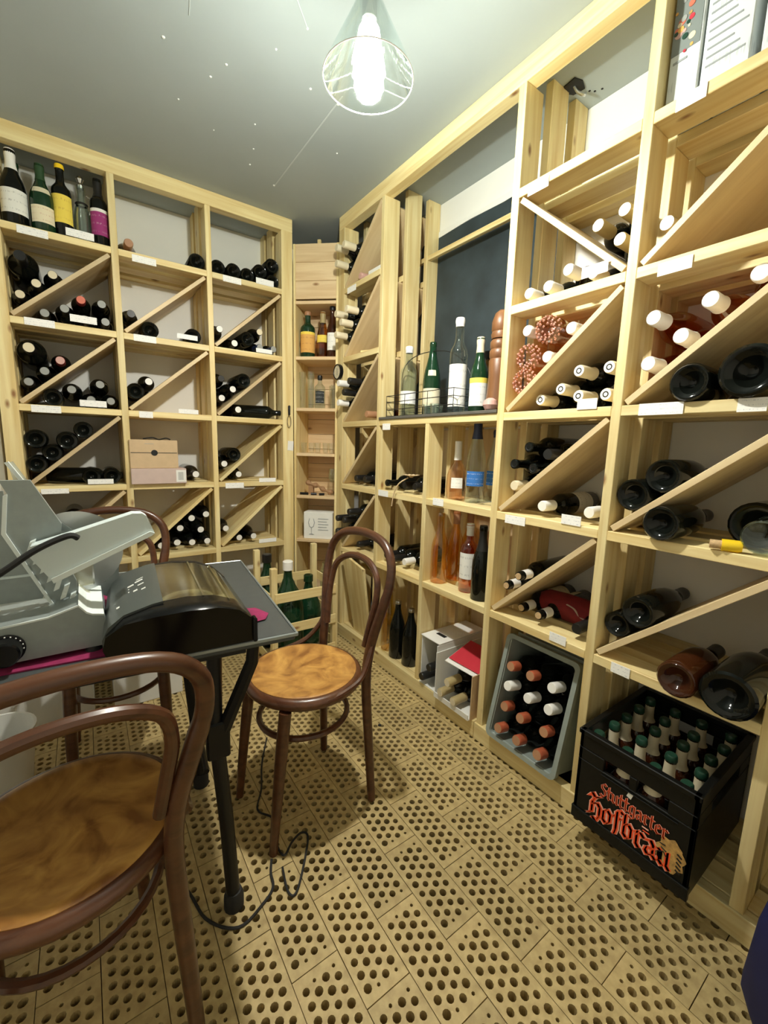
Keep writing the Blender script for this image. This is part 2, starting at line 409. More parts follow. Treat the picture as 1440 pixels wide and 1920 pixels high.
# ceiling: panel seam, spackle dots
o = bb('seam', .821, .826, 1.48, 2.14, ZC - .0012, ZC + .002, 'seam_line', ce, .0004)
for x, y, r_ in [(.82, 2.13, .006), (.828, 1.52, .007), (.28, 1.62, .006), (.46, 1.6, .005), (.43, 1.68, .005), (.66, 1.94, .004), (.62, 1.8, .004), (.5, 1.2, .006), (.72, 1.52, .005), (.57, 1.45, .004), (.62, 1.33, .004), (.14, 1.25, .006), (.17, 1.22, .004), (.13, 1.21, .003), (.68, 2.05, .005), (.5, 1.93, .003), (.36, 1.85, .004), (.95, 1.75, .004)]:
    pobj('spackle_dot', lathe([(0, -.003), (r_ * .7, -.002), (r_, .001)], 8), 'spackle', ce, Vector((x, y, ZC)) - ce.location)
for (x0, y0, x1, y1) in [(.3, 1.0, .37, .98), (.36, .98, .37, 1.13), (.55, 1.26, .62, 1.33), (.3, 1.31, .33, 1.5)]:
    v = Vector((x1 - x0, y1 - y0, 0)); cbox('spackle_line', ((x0 + x1) / 2, (y0 + y1) / 2, ZC - .0003), (v.length, .0022, .002), 'seam_line', ce, .0003, (0, 0, math.atan2(v.y, v.x)))

# ------------------------------------------------------------------ racks
LAY = [(0, .088), (.135, .222), (.265, .342)]        # the three slat / post layers, in depth
ZB = [1.99, 1.633, 1.283, .932, .568]; ZR = [1.985, 1.627, 1.277, .928, .552]; TH = .028
BCOL = [('left', -.213, .156), ('middle', .184, .558), ('right', .584, .95)]
RCOL = [('corner', -2.13, -1.785), ('split', -1.76, -1.41), ('bottle', -1.385, -1.022), ('tall', -.993, -.62), ('near', -.593, -.205), ('last', -.177, .2)]
back = thing('wine_rack', 'pine wine rack along the back wall with diagonal dividers in three columns', 'wine rack', (.37, YB, 0))
right = thing('wine_rack', 'pine wine rack along the right wall with blackboard bay and stepped slats', 'wine rack', (XR, 1.0, 0))
def diag(parent, u0, u1, z0, z1, rev, frame, d0=.004, d1=.335, mat='ply_x'):
    if rev: z0, z1 = z1, z0
    L_ = math.hypot(u1 - u0, z1 - z0) - .022; a = math.atan2(z1 - z0, u1 - u0); c = ((u0 + u1) / 2, (z0 + z1) / 2)
    me = boxmesh((L_, d1 - d0, .017), mat, .001)
    if frame == 'B': return link('diagonal_board', me, parent, Vector((c[0], YB + (d0 + d1) / 2, c[1])) - parent.location, (0, -a, 0))
    M = Matrix.Rotation(-PI / 2, 3, 'Z') @ Matrix.Rotation(-a, 3, 'Y')
    return link('diagonal_board', me, parent, Vector((XR + (d0 + d1) / 2, -c[0], c[1])) - parent.location, M)
def Bbox(name, u0, u1, d0, d1, z0, z1, mat='pine', p=back): return bb(name, u0, u1, YB + d0, YB + d1, z0, z1, mat, p)
def Rbox(name, u0, u1, d0, d1, z0, z1, mat='pine', p=right): return bb(name, XR + d0, XR + d1, -u1, -u0, z0, z1, mat, p)
# back rack
for (u0, u1) in [(-.272, -.213), (.156, .184), (.558, .584), (.95, 1.014)]:
    for k, (a, b_) in enumerate(LAY):
        w0, w1 = (u0, u1)
        if k and u1 - u0 > .05: w0, w1 = (u1 - .03, u1) if u0 < 0 else (u0, u0 + .03)
        Bbox('post', w0, w1, a, b_ if u1 - u0 < .05 or k else .03, 0, 2.29 if k == 0 else ZC)
Bbox('post', -.243, -.213, .03, .088, 0, 2.29); Bbox('post', .95, .98, .03, .088, 0, 2.29)
Bbox('top_beam', -.272, 1.014, 0, .05, 2.29, ZC)
Bbox('plinth', -.213, .95, .004, .03, 0, .07)
for n, u0, u1 in BCOL:
    for r_, z in enumerate(ZB):
        for a, b_ in LAY: Bbox('slat', u0, u1, a, b_, z - TH, z)
        if r_ and not (n == 'middle' and r_ == 3): diag(back, u0, u1, z, ZB[r_ - 1] - TH, False, 'B', mat='pine_x' if (n, r_) in (('right', 4), ('right', 3), ('middle', 4)) else 'ply_x')
# right rack
for i, (u0, u1) in enumerate([(-2.19, -2.13), (-1.785, -1.76), (-1.41, -1.385), (-1.022, -.993), (-.62, -.593), (-.205, -.177), (.2, .228)]):
    for k, (a, b_) in enumerate(LAY):
        w0 = u0 if (k == 0 or i) else u0 + .03
        Rbox('post', w0, u1, a, b_ if (i or k) else .03, 0, 1.277 - TH if i == 2 else (2.29 if k == 0 else ZC))
Rbox('post', -2.16, -2.13, .03, .088, 0, 2.29)
Rbox('top_beam', -2.19, -.607, 0, .05, 2.29, ZC); Rbox('top_beam', -.605, .228, 0, .05, 2.29, ZC)
Rbox('plinth', -2.2, -1.03, -.006, .026, 0, .07); Rbox('plinth', -1.028, .228, -.006, .026, 0, .07)
for n, u0, u1 in RCOL:
    if n == 'tall': pass
    else: Rbox('bottom_slat', u0, u1, .03, .115, .042, .07); Rbox('bottom_slat', u0, u1, .135, .222, .042, .07); Rbox('bottom_slat', u0, u1, .25, .342, .042, .07)
    for r_, z in enumerate(ZR):
        if n in ('split', 'bottle') and r_ < 3: continue
        for a, b_ in LAY: Rbox('slat', u0, u1, a, b_, z - TH, z)
        if n in ('split', 'bottle'): continue
        if r_: diag(right, u0, u1, z, ZR[r_ - 1] - TH, n == 'tall' and r_ == 1, 'R')
diag(right, -2.13, -1.785, ZR[0], 2.29, False, 'R')
for a, b_ in LAY: Rbox('slat', -1.76, -1.022, a, b_, ZR[2] - TH, ZR[2])
Rbox('counter_slab', -1.76, -1.022, -.006, .34, ZR[2], ZR[2] + .012, 'dark_slab')
Rbox('cross_rail', -1.87, -1.0, .27, .29, 2.078, 2.1)
Rbox('liner_board', -1.76, -1.022, .336, .342, .07, 1.24, 'ply'); Rbox('liner_board', -2.13, -1.785, .336, .342, .07, 1.24, 'ply')
Rbox('edge_rail', -.993, -.63, .09, .1, 1.615, 1.627)
# blackboard on the right wall
bd = tag(pobj('blackboard', prism([(-1.895, 1.292), (-1.895, 2.205), (-1.0, 2.205), (-1.0, 1.292)], 0, .006, 'z'), 'board_dark', None, (XW - .001, 0, 0), Matrix(((0, 0, -1), (-1, 0, 0), (0, 1, 0))), smooth=0), 'dark blue-black board on wall above the counter', 'board')
pobj('torn_paper_edge', join(prism([(-1.905, 2.19), (-1.905, 2.222), (-1.7, 2.228), (-1.5, 2.222), (-1.3, 2.23), (-1.0, 2.225), (-1.0, 2.205), (-1.2, 2.207), (-1.35, 2.2), (-1.55, 2.207), (-1.75, 2.2), (-1.89, 2.204)], 0, .0075, 'z'), prism([(-1.903, 1.9), (-1.903, 2.2), (-1.893, 2.2), (-1.895, 1.9)], 0, .0075, 'z')), 'white_card', bd, smooth=0)
# cable outlet in the ceiling over the right rack
co = thing('cable_outlet', 'ragged dark cable hole in the ceiling over the right rack', 'outlet', (1.42, .97, ZC))
pobj('hole_rim', prism([(-.03, -.02), (.0, -.03), (.035, -.018), (.03, .02), (.005, .032), (-.025, .022)], -.004, -.0005, 'z'), 'black_rubber', co, smooth=0)
pobj('cable_end', tube(smoothpts([(0, 0, 0), (.01, -.01, -.02), (.03, -.02, -.025), (.045, -.015, -.012)]), .005, 8), 'steel', co)
for dx, dy in [(.06, -.02), (.075, -.03), (.085, -.05)]: pobj('chip', lathe([(0, -.003), (.004, -.001), (.004, 0)], 6), 'black_rubber', co, (dx, dy, 0))
# paper tags on the shelf edges: (rack, centre u, z, width, height, tilt)
TAGS = [('B', -0.113, 1.971, 0.1, 0.03, 0),
('B', 0.047, 2.007, 0.099, 0.03, 0),
('B', -0.117, 1.62, 0.101, 0.03, 0),
('B', 0.036, 1.661, 0.097, 0.03, 0),
('B', -0.122, 1.266, 0.102, 0.03, 0),
('B', 0.048, 1.302, 0.101, 0.028, 0),
('B', -0.118, 0.909, 0.099, 0.023, 0),
('B', 0.054, 0.948, 0.1, 0.023, 0),
('B', 0.285, 1.965, 0.098, 0.03, 0),
('B', 0.27, 1.618, 0.094, 0.03, 0),
('B', 0.456, 1.656, 0.094, 0.023, 0),
('B', 0.256, 1.267, 0.059, 0.03, 0),
('B', 0.447, 1.294, 0.093, 0.022, 0),
('B', 0.682, 1.973, 0.092, 0.03, 0),
('B', 0.855, 2.001, 0.097, 0.03, 0),
('B', 0.845, 1.646, 0.09, 0.022, 0),
('B', 0.667, 0.911, 0.099, 0.03, 0),
('B', 0.853, 0.937, 0.098, 0.023, 0),
('B', 0.849, 0.581, 0.104, 0.023, 0),
('R', -2.046, 1.96, 0.088, 0.03, 0),
('R', -0.92, 1.959, 0.074, 0.03, 0),
('R', -0.708, 1.655, 0.076, 0.03, 0),
('R', -0.691, 1.287, 0.06, 0.03, 0),
('R', -0.91, 0.908, 0.084, 0.03, 0),
('R', -0.705, 0.941, 0.064, 0.03, 0),
('R', -0.711, 0.552, 0.058, 0.03, 0),
('R', -0.513, 1.968, 0.062, 0.03, 0),
('R', -0.503, 1.603, 0.075, 0.03, 0),
('R', -0.495, 1.263, 0.103, 0.03, 0),
('R', -0.312, 1.262, 0.052, 0.03, 0),
('R', -0.513, 0.538, 0.052, 0.03, 0),
('R', -1.696, 1.242, 0.063, 0.03, 0),
('R', -1.707, 0.916, 0.084, 0.03, 0),
('R', -1.304, 0.922, 0.065, 0.03, 0)]
for rk, u, z, w, h, tl in TAGS:
    P = Vector((u, YB - .0022, z)) if rk == 'B' else Vector((XR - .0022, -u, z))
    p = back if rk == 'B' else right
    o = cbox('paper_label', P, (w, .0012, h), 'paper_tag', p, .0002, (0, tl, 0) if rk == 'B' else Matrix.Rotation(-PI / 2, 3, 'Z') @ Matrix.Rotation(tl, 3, 'Y'))

# ================================================================== bottles
def bprof(r, H, sh='b', nr=.0145):
    """outline of a bottle: punt, body, shoulder, neck, lip"""
    k = r / .0375
    p = [(0, .026 * k), (.010 * k, .023 * k), (.020 * k, .010 * k), (.028 * k, .0015), (.0335 * k, 0), (r, .005)]
    if sh == 'b': s0 = H * .62; p += [(r, s0), (r * .985, s0 + H * .03), (r * .90, s0 + H * .06), (r * .68, s0 + H * .095), (nr * 1.18, s0 + H * .13), (nr * 1.02, s0 + H * .17)]
    elif sh == 'u': s0 = H * .46; p += [(r, s0), (r * .97, s0 + H * .07), (r * .85, s0 + H * .14), (r * .64, s0 + H * .21), (nr * 1.25, s0 + H * .29), (nr * 1.03, s0 + H * .36)]
    else: s0 = H * .40; p += [(r, s0), (r * .985, s0 + H * .09), (r * .90, s0 + H * .18), (r * .70, s0 + H * .28), (nr * 1.35, s0 + H * .39), (nr * 1.05, s0 + H * .47)]
    p += [(nr, H - .022), (nr * 1.12, H - .018), (nr * 1.12, H - .006), (nr, H), (0, H)]
    return p
SHAPE = dict(bdx=(.0375, .300, 'b', .0145), bur=(.041, .298, 'u', .0148), mag=(.053, .365, 'b', .017), cha=(.044, .315, 'c', .0155), ros=(.041, .295, 'u', .015), big=(.056, .345, 'c', .019), amb=(.045, .29, 'u', .0155), gry=(.046, .30, 'c', .016), sho=(.056, .225, 'c', .018))
# look: glass, capsule colour (None: open), capsule start (fraction), top colour, label, words
LOOK = {
 'blk': ('glass_black', 'cap_black', .76, 'cap_black', None, 'dark bottle with black capsule'),
 'cream': ('glass_black', 'cap_cream', .78, 'cap_cream', None, 'cream-capped dark bottle'),
 'grey': ('glass_black', 'cap_black', .78, 'cap_grey', None, 'grey-tipped dark bottle'),
 'creamdot': ('glass_black', 'cap_black', .80, 'cap_cream', None, 'cream-tipped dark bottle'),
 'whitedot': ('glass_black', 'cap_black', .80, 'cap_white', None, 'white-tipped dark bottle'),
 'reddot': ('glass_black', 'cap_darkred', .86, 'cap_red', None, 'red-tipped dark bottle'),
 'red': ('glass_black', 'cap_red', .80, 'cap_red', None, 'red-capped dark bottle'),
 'redblk': ('glass_black', 'cap_darkred', .76, 'cap_pink', None, 'dark-red-capped bottle'),
 'white': ('glass_black', 'cap_white', .80, 'cap_white', 'label_white', 'white-capped dark bottle'),
 'whitecork': ('glass_black', 'cap_white', .80, 'cork', 'label_cream', 'white-collared dark bottle'),
 'gold': ('glass_black', 'cap_gold', .76, 'cap_cream', None, 'dull-gold-capped bottle'),
 'goldw': ('glass_black', 'cap_gold', .72, 'cap_white', None, 'dull-gold-capped dark bottle'),
 'creamring': ('glass_black', 'cap_cream', .74, 'cap_white', 'label_white', 'cream-foiled dark bottle'),
 'open': ('glass_black', None, .8, None, None, 'uncapped dark bottle'),
 'blue': ('glass_black', 'cap_blue', .74, 'cap_grey', None, 'blue-capped dark bottle'),
 'pink': ('glass_redrose', 'cap_pink', .74, 'cap_pink', 'label_cream', 'pinkish bottle'),
 'amber': ('glass_brown', 'cap_copper', .78, 'cap_copper', None, 'brown glass bottle'),
 'rose': ('glass_rose', 'cap_white', .84, 'cap_white', None, 'pink rose-wine bottle'),
 'rosecap': ('glass_redrose', 'cap_white', .80, 'cap_white', None, 'white-capped amber-red bottle'),
 'ambclear': ('glass_amber', 'cap_white', .93, 'cap_white', None, 'amber bottle with pale lid'),
 'brown': ('glass_brown', 'cap_black', .78, 'cap_black', None, 'brown glass bottle'),
 'clear': ('glass_greyclear', 'cap_yellow', .80, 'cap_yellow', None, 'grey clear-glass bottle'),
 'beer': ('glass_green', 'cap_cream', .66, 'stem_green', None, 'green-capped beer bottle'),
 'copper': ('glass_black', 'cap_orange', .86, 'cap_copper', None, 'orange-capped dark bottle'),
}
BC = {}
def bottle_meshes(kind):
    if kind in BC: return BC[kind]
    s, k = kind.split(':'); r, H, sh, nr = SHAPE[s]; g, cap, c0, topc, lab, words = LOOK[k]
    prof = bprof(r, H, sh, nr); parts = []
    v, f = lathe(prof, 22); parts.append(('glass_body', fixn(mesh('glass_body', v, f, g, 0)))); finish(parts[-1][1], 45)
    if k == 'rose':   # pressed diamond relief around the foot
        vs, fs = [], []
        for ring, (rr, zz) in enumerate([(.035, -.0012), (.028, .002), (.0405, .010), (.0405, .022), (.018, .010)]):
            n = (14, 11, 16, 16, 7)[ring]
            for i in range(n):
                a = 2 * PI * (i + .5 * (ring % 2)) / n; q = lathe([(0, -.004), (.005, .0), (0, .004)], 4); 
                vs, fs = join((vs, fs), move(q, (rr * math.cos(a), rr * math.sin(a), zz)))
        parts.append(('pressed_relief', mesh('pressed_relief', vs, fs, 'facet_rose', 0)))
    if cap:
        rr = nr * 1.2; z0 = H * c0
        if k == 'whitecork':
            parts.append(('collar', mesh('collar', *lathe([(rr, z0 - .004), (rr, H - .022)], 18), cap)))
            parts.append(('cork_tip', mesh('cork_tip', *lathe([(nr * .8, H - .001), (nr * .8, H + .003), (0, H + .003)], 14), 'cork')))
        else:
            cl = lambda z: max(rr, 1.004 * next((a[0] + (b_[0] - a[0]) * (z - a[1]) / max(b_[1] - a[1], 1e-6) for a, b_ in zip(prof[5:], prof[6:]) if a[1] <= z <= b_[1]), 0))
            zs = [z0 + (H - .004 - z0) * i / 5 for i in range(6)]
            parts.append(('capsule', mesh('capsule', *lathe([(cl(z) + .0006, z) for z in zs] + [(rr - .0015, H + .0008)], 18), cap)))
            parts.append(('capsule_top', mesh('capsule_top', *lathe([(rr - .0015, H + .0008), (0, H + .0008)], 18), topc)))
            if k == 'creamring': parts.append(('capsule_print', mesh('capsule_print', *lathe([(.009, H + .0012), (.0055, H + .0012)], 16), 'print_black')))
    else:
        parts.append(('bottle_lip', mesh('bottle_lip', *lathe([(nr * .72, H + .0006), (nr * 1.0, H + .0006), (nr * 1.2, H - .002), (nr * 1.2, H - .012)], 18), 'glass_black')))
        parts.append(('mouth', mesh('mouth', *lathe([(nr * .72, H + .0008), (0, H - .004)], 14), 'print_black')))
    if lab: parts.append(('paper_label', mesh('paper_label', *lathe([(r + .0005, H * .16), (r + .0005, H * .46)], 16, a0=-2.0, a1=2.0), lab)))
    BC[kind] = (parts, r, H, words); return BC[kind]
def put_bottle(kind, base, axis, label, cat='bottle', group=None, roll=0, name='wine_bottle'):
    parts, r, H, w = bottle_meshes(kind); z = Vector(axis).normalized()
    q = z.to_track_quat('Z', 'Y').to_matrix() @ Matrix.Rotation(roll, 3, 'Z')
    t_ = thing(name, label, cat, base, q, group)
    for n, me in parts: link(n, me, t_)
    return t_
# bottles lying in the racks: rack, column, row, part of cell, kind, end shown, u, z
BOT = [
('B','left', 2, 'a','bdx:creamdot','n', -0.1748, 1.7303),
('B','left', 2, 'a','mag:blk','n', -0.1593, 1.8631),
('B','left', 2, 'a','bdx:creamdot','n', -0.1178, 1.7811),
('B','left', 2, 'a','bdx:creamdot','n', -0.0607, 1.832),
('B','left', 2, 'b','bdx:grey','n', -0.0992, 1.6712),
('B','left', 2, 'b','bdx:grey','n', -0.0289, 1.7011),
('B','left', 2, 'b','bdx:reddot','n', 0.0321, 1.747),
('B','left', 2, 'b','bdx:grey','n', 0.0414, 1.6712),
('B','left', 2, 'b','bdx:grey','n', 0.1085, 1.747),
('B','left', 2, 'b','bdx:grey','n', 0.1178, 1.6712),
('B','left', 3, 'a','bdx:grey','n', -0.1748, 1.379),
('B','left', 3, 'a','mag:creamdot','n', -0.1593, 1.5109),
('B','left', 3, 'a','bdx:grey','n', -0.1172, 1.4292),
('B','left', 3, 'a','bdx:redblk','n', -0.0597, 1.4794),
('B','left', 3, 'b','bdx:blk','b', -0.0974, 1.3212),
('B','left', 3, 'b','bur:grey','n', -0.028, 1.3608),
('B','left', 3, 'b','bdx:grey','n', 0.0414, 1.3212),
('B','left', 3, 'b','bur:grey','n', 0.0796, 1.3914),
('B','left', 3, 'b','bdx:grey','n', 0.1178, 1.3212),
('B','left', 4, 'a','bdx:blk','b', -0.1748, 1.0282),
('B','left', 4, 'a','bur:blk','b', -0.1713, 1.1374),
('B','left', 4, 'a','bdx:blk','b', -0.1173, 1.0785),
('B','left', 4, 'a','bur:blk','b', -0.0596, 1.1337),
('B','left', 4, 'a','bdx:blk','b', 0.0028, 1.1836),
('B','left', 4, 'b','bdx:blk','b', 0.021, 0.9702),
('B','left', 4, 'b','bdx:blk','b', 0.102, 0.9702),
('B','left', 5, 'a','bdx:blk','b', -0.1748, 0.6666),
('B','left', 5, 'a','bdx:blk','n', -0.1183, 0.7181),
('B','left', 5, 'a','bdx:whitedot','n', -0.0618, 0.7695),
('B','middle', 1, 'f','amb:amber','n', 0.2297, 2.0357),
('B','middle', 1, 'f','bdx:blk','b', 0.5198, 2.0282),
('B','middle', 2, 'a','bdx:blk','n', 0.2222, 1.7295),
('B','middle', 2, 'b','bdx:blk','b', 0.2989, 1.6712),
('B','middle', 2, 'b','bdx:blk','b', 0.491, 1.6712),
('B','middle', 3, 'a','bdx:blk','b', 0.2222, 1.3782),
('B','middle', 3, 'a','bdx:whitedot','n', 0.2801, 1.428),  # its white tip stands in for a light glint on a bottle base
('B','middle', 4, 'f','bur:whitedot','n', 0.475, 0.9737),
('B','middle', 5, 'a','bdx:whitedot','n', 0.2222, 0.6658),
('B','middle', 5, 'b','bdx:whitedot','n', 0.2948, 0.6049),
('B','middle', 5, 'b','bdx:whitedot','n', 0.3695, 0.6149),
('B','middle', 5, 'b','bdx:whitedot','n', 0.3886, 0.6886),
('B','middle', 5, 'b','bdx:whitedot','n', 0.4444, 0.6061),
('B','middle', 5, 'b','bdx:whitedot','n', 0.4453, 0.7395),
('B','middle', 5, 'b','bdx:whitedot','n', 0.4867, 0.6752),
('B','middle', 5, 'b','bdx:whitedot','n', 0.52, 0.7546),
('B','middle', 5, 'b','bdx:whitedot','n', 0.5208, 0.6064),
('B','right', 1, 'f','bdx:blk','b', 0.6222, 2.0282),
('B','right', 1, 'f','bdx:blk','b', 0.6986, 2.0282),
('B','right', 1, 'f','bdx:blk','b', 0.775, 2.0282),
('B','right', 1, 'f','bdx:blk','b', 0.8434, 2.0622),
('B','right', 1, 'f','bdx:blk','b', 0.9071, 2.1045),
('B','right', 1, 'f','bdx:blk','b', 0.9118, 2.0282),
('B','right', 2, 'a','bdx:whitedot','n', 0.6222, 1.7308),
('B','right', 2, 'b','bdx:whitedot','n', 0.6971, 1.6712),
('B','right', 2, 'b','bdx:blk','b', 0.7663, 1.7037),
('B','right', 2, 'b','bdx:creamdot','n', 0.829, 1.7473),
('B','right', 2, 'b','bdx:blue','n', 0.8354, 1.6712),
('B','right', 2, 'b','bdx:blue','n', 0.9118, 1.6712),
('B','right', 3, 'a','bdx:whitedot','n', 0.6222, 1.3795),
('B','right', 3, 'a','bdx:blk','n', 0.6222, 1.4804),
('B','right', 3, 'a','bdx:whitedot','n', 0.6796, 1.4299),
('B','right', 3, 'a','bdx:blk','b', 0.7369, 1.4804),
('B','right', 3, 'b','bur:whitedot','n', 0.7082, 1.3247),
('B','right', 4, 'a','bdx:whitedot','n', 0.6222, 1.0287),
('B','right', 4, 'a','bdx:blk','b', 0.6795, 1.0792),
('B','right', 4, 'b','bdx:whitedot','n', 0.6986, 0.9702),
('B','right', 5, 'a','bdx:whitedot','n', 0.6222, 0.6671),
('B','right', 5, 'b','bdx:whitedot','n', 0.6954, 0.6062),
('B','right', 5, 'b','bur:whitedot','n', 0.7752, 0.6097),
('R','corner', 1, 'a','bdx:cream','n', -2.0918, 2.1582),
('R','corner', 1, 'a','bdx:cream','n', -2.0918, 2.0818),
('R','corner', 1, 'a','bdx:cream','n', -2.016, 2.1488),
('R','corner', 1, 'b','bdx:pink','n', -2.0155, 2.0232),
('R','corner', 2, 'a','bdx:cream','n', -2.0918, 1.8345),
('R','corner', 2, 'a','bdx:cream','n', -2.0918, 1.7289),
('R','corner', 2, 'a','bdx:cream','n', -2.0366, 1.7817),
('R','corner', 2, 'a','bdx:cream','n', -1.9814, 1.8345),
('R','corner', 3, 'a','bdx:white','n', -2.0918, 1.4815),
('R','corner', 3, 'a','bdx:white','n', -2.0918, 1.3772),
('R','corner', 3, 'a','bdx:blk','n', -2.0359, 1.4293),
('R','corner', 3, 'a','bdx:blk','n', -1.9801, 1.4815),
('R','corner', 3, 'b','bdx:amber','n', -1.939, 1.3152),
('R','corner', 4, 'b','bdx:blk','n', -2.0197, 0.9662),
('R','corner', 4, 'b','bdx:blk','n', -1.9433, 0.9662),
('R','corner', 5, 'a','bdx:blk','n', -2.0918, 0.734),
('R','corner', 5, 'a','bdx:blk','n', -2.0918, 0.6576),
('R','corner', 5, 'a','bdx:blk','n', -2.0154, 0.7346),
('R','corner', 5, 'a','bdx:blk','n', -1.9616, 0.7889),
('R','corner', 5, 'b','bdx:blk','n', -1.9973, 0.5902),
('R','split', 4, 'f','bdx:open','n', -1.721, 0.9662),
('R','split', 4, 'f','bdx:blk','n', -1.5877, 0.9662),
('R','split', 4, 'f','bdx:blk','n', -1.5113, 0.9662),
('R','split', 5, 'f','bdx:blk','n', -1.7218, 0.5902),
('R','split', 5, 'f','bdx:blk','n', -1.6454, 0.5902),
('R','split', 5, 'f','bdx:white','n', -1.569, 0.5902),
('R','tall', 2, 'a','bdx:gold','n', -0.734, 1.7909),
('R','tall', 2, 'a','bdx:gold','n', -0.6582, 1.8002),
('R','tall', 2, 'a','bdx:gold','n', -0.6582, 1.7238),
('R','tall', 2, 'b','bdx:white','n', -0.9548, 1.6652),
('R','tall', 2, 'b','bdx:white','n', -0.8784, 1.6652),
('R','tall', 2, 'b','bdx:white','n', -0.8064, 1.6908),
('R','tall', 2, 'b','bdx:white','n', -0.7344, 1.6652),
('R','tall', 3, 'a','ros:rose','b', -0.9513, 1.4634),
('R','tall', 3, 'a','ros:rose','n', -0.9513, 1.5468),
('R','tall', 3, 'a','ros:rose','b', -0.9513, 1.38),
('R','tall', 3, 'a','ros:rose','b', -0.8688, 1.5346),
('R','tall', 3, 'a','ros:rose','n', -0.8688, 1.4512),
('R','tall', 3, 'a','ros:rose','n', -0.7863, 1.5224),
('R','tall', 3, 'b','bdx:creamring','n', -0.8765, 1.3152),
('R','tall', 3, 'b','bdx:creamring','n', -0.8056, 1.3435),
('R','tall', 3, 'b','bdx:creamring','n', -0.7456, 1.3908),
('R','tall', 3, 'b','bdx:creamring','n', -0.7346, 1.3152),
('R','tall', 3, 'b','bdx:creamring','n', -0.6582, 1.3916),
('R','tall', 3, 'b','bdx:creamring','n', -0.6582, 1.3152),
('R','tall', 4, 'a','bdx:open','n', -0.9548, 1.0995),
('R','tall', 4, 'a','bdx:cream','n', -0.9548, 1.0231),
('R','tall', 4, 'a','bdx:open','n', -0.9072, 1.1593),
('R','tall', 4, 'a','bdx:open','n', -0.8793, 1.0882),
('R','tall', 4, 'a','bdx:blk','n', -0.8213, 1.138),
('R','tall', 4, 'b','bdx:white','n', -0.829, 0.9662),
('R','tall', 4, 'b','bdx:white','n', -0.673, 0.9662),
('R','tall', 5, 'a','bdx:whitecork','n', -0.9548, 0.6522),
('R','tall', 5, 'a','bdx:whitecork','n', -0.8989, 0.7043),
('R','tall', 5, 'b','bdx:whitecork','n', -0.8829, 0.5902),
('R','tall', 5, 'b','bdx:whitecork','n', -0.8065, 0.5902),
('R','tall', 5, 'b','bdx:blk','n', -0.674, 0.5902),
('R','near', 2, 'a','bur:goldw','n', -0.5513, 1.729),
('R','near', 3, 'a','cha:rosecap','n', -0.5483, 1.3839),
('R','near', 3, 'a','cha:rosecap','n', -0.5483, 1.4981),
('R','near', 3, 'a','cha:rosecap','n', -0.4795, 1.441),
('R','near', 3, 'a','cha:rosecap','n', -0.4267, 1.5131),
('R','near', 3, 'a','amb:ambclear','n', -0.3457, 1.5533),
('R','near', 3, 'b','cha:blk','b', -0.435, 1.3217),
('R','near', 3, 'b','big:blk','b', -0.322, 1.3337),
('R','near', 4, 'a','cha:blk','b', -0.5483, 1.0347),
('R','near', 4, 'a','cha:blk','b', -0.4794, 1.0917),
('R','near', 4, 'b','cha:blk','b', -0.4547, 0.9727),
('R','near', 4, 'b','sho:blk','b', -0.298, 0.9847),
('R','near', 5, 'a','bdx:blk','b', -0.5548, 0.6497),
('R','near', 5, 'a','cha:blk','b', -0.4976, 0.7097),
('R','near', 5, 'b','amb:brown','b', -0.3635, 0.5977),
('R','near', 5, 'b','big:blk','b', -0.2617, 0.6087),
]

DZ = {'B': 'back rack', 'R': 'right rack'}
CN = {('B', 'left'): 'left column', ('B', 'middle'): 'middle column', ('B', 'right'): 'right column', ('R', 'corner'): 'corner column', ('R', 'split'): 'narrow column', ('R', 'tall'): 'tall column', ('R', 'near'): 'nearest column'}
RW = {1: 'top shelf', 2: 'second shelf', 3: 'third shelf', 4: 'fourth shelf', 5: 'fifth shelf'}
PROUD = {('R', 'near', 5, 'b'): -.05, ('R', 'near', 4, 'b'): -.02, ('R', 'near', 3, 'b'): -.015, ('R', 'corner', 1, 'a'): -.07, ('R', 'corner', 2, 'a'): -.07, ('R', 'corner', 3, 'a'): -.05, ('R', 'corner', 5, 'a'): -.05}
seen = {}
for rk, cl, rw, sd, kind, fc, u, z in BOT:
    parts, r, H, w = bottle_meshes(kind)
    key = (rk, cl, rw, sd); i = seen.get(key, 0); seen[key] = i + 1; n = sum(1 for q in BOT if q[:4] == key)
    pos = '' if n == 1 else (', %s from left' % ordw(i))
    where = {'a': ' above diagonal', 'b': ' below diagonal', 'f': ''}[sd]
    lab = '%s%s%s, %s %s %s' % (w, where, pos, DZ[rk], CN[rk, cl], RW[rw])
    d0 = .022 + .03 * ((i * 37 + rw * 13) % 10) / 10; d0 = min(d0, .338 - H)
    d0 = PROUD.get(key, d0)
    if kind.startswith('sho'): d0 = .108
    if kind.startswith('mag') or kind.startswith('big'): d0 = min(d0, -.024)
    ax = Vector((0, -1, 0)) if rk == 'B' else Vector((-1, 0, 0))
    dep = d0 + H if fc == 'n' else d0
    base = Vector((u, YB + dep, z)) if rk == 'B' else Vector((XR + dep, -u, z))
    if fc == 'b': ax = -ax
    put_bottle(kind, base, ax, lab, 'bottle', 'wine bottles lying in the %s' % DZ[rk], roll=random.uniform(0, 6))

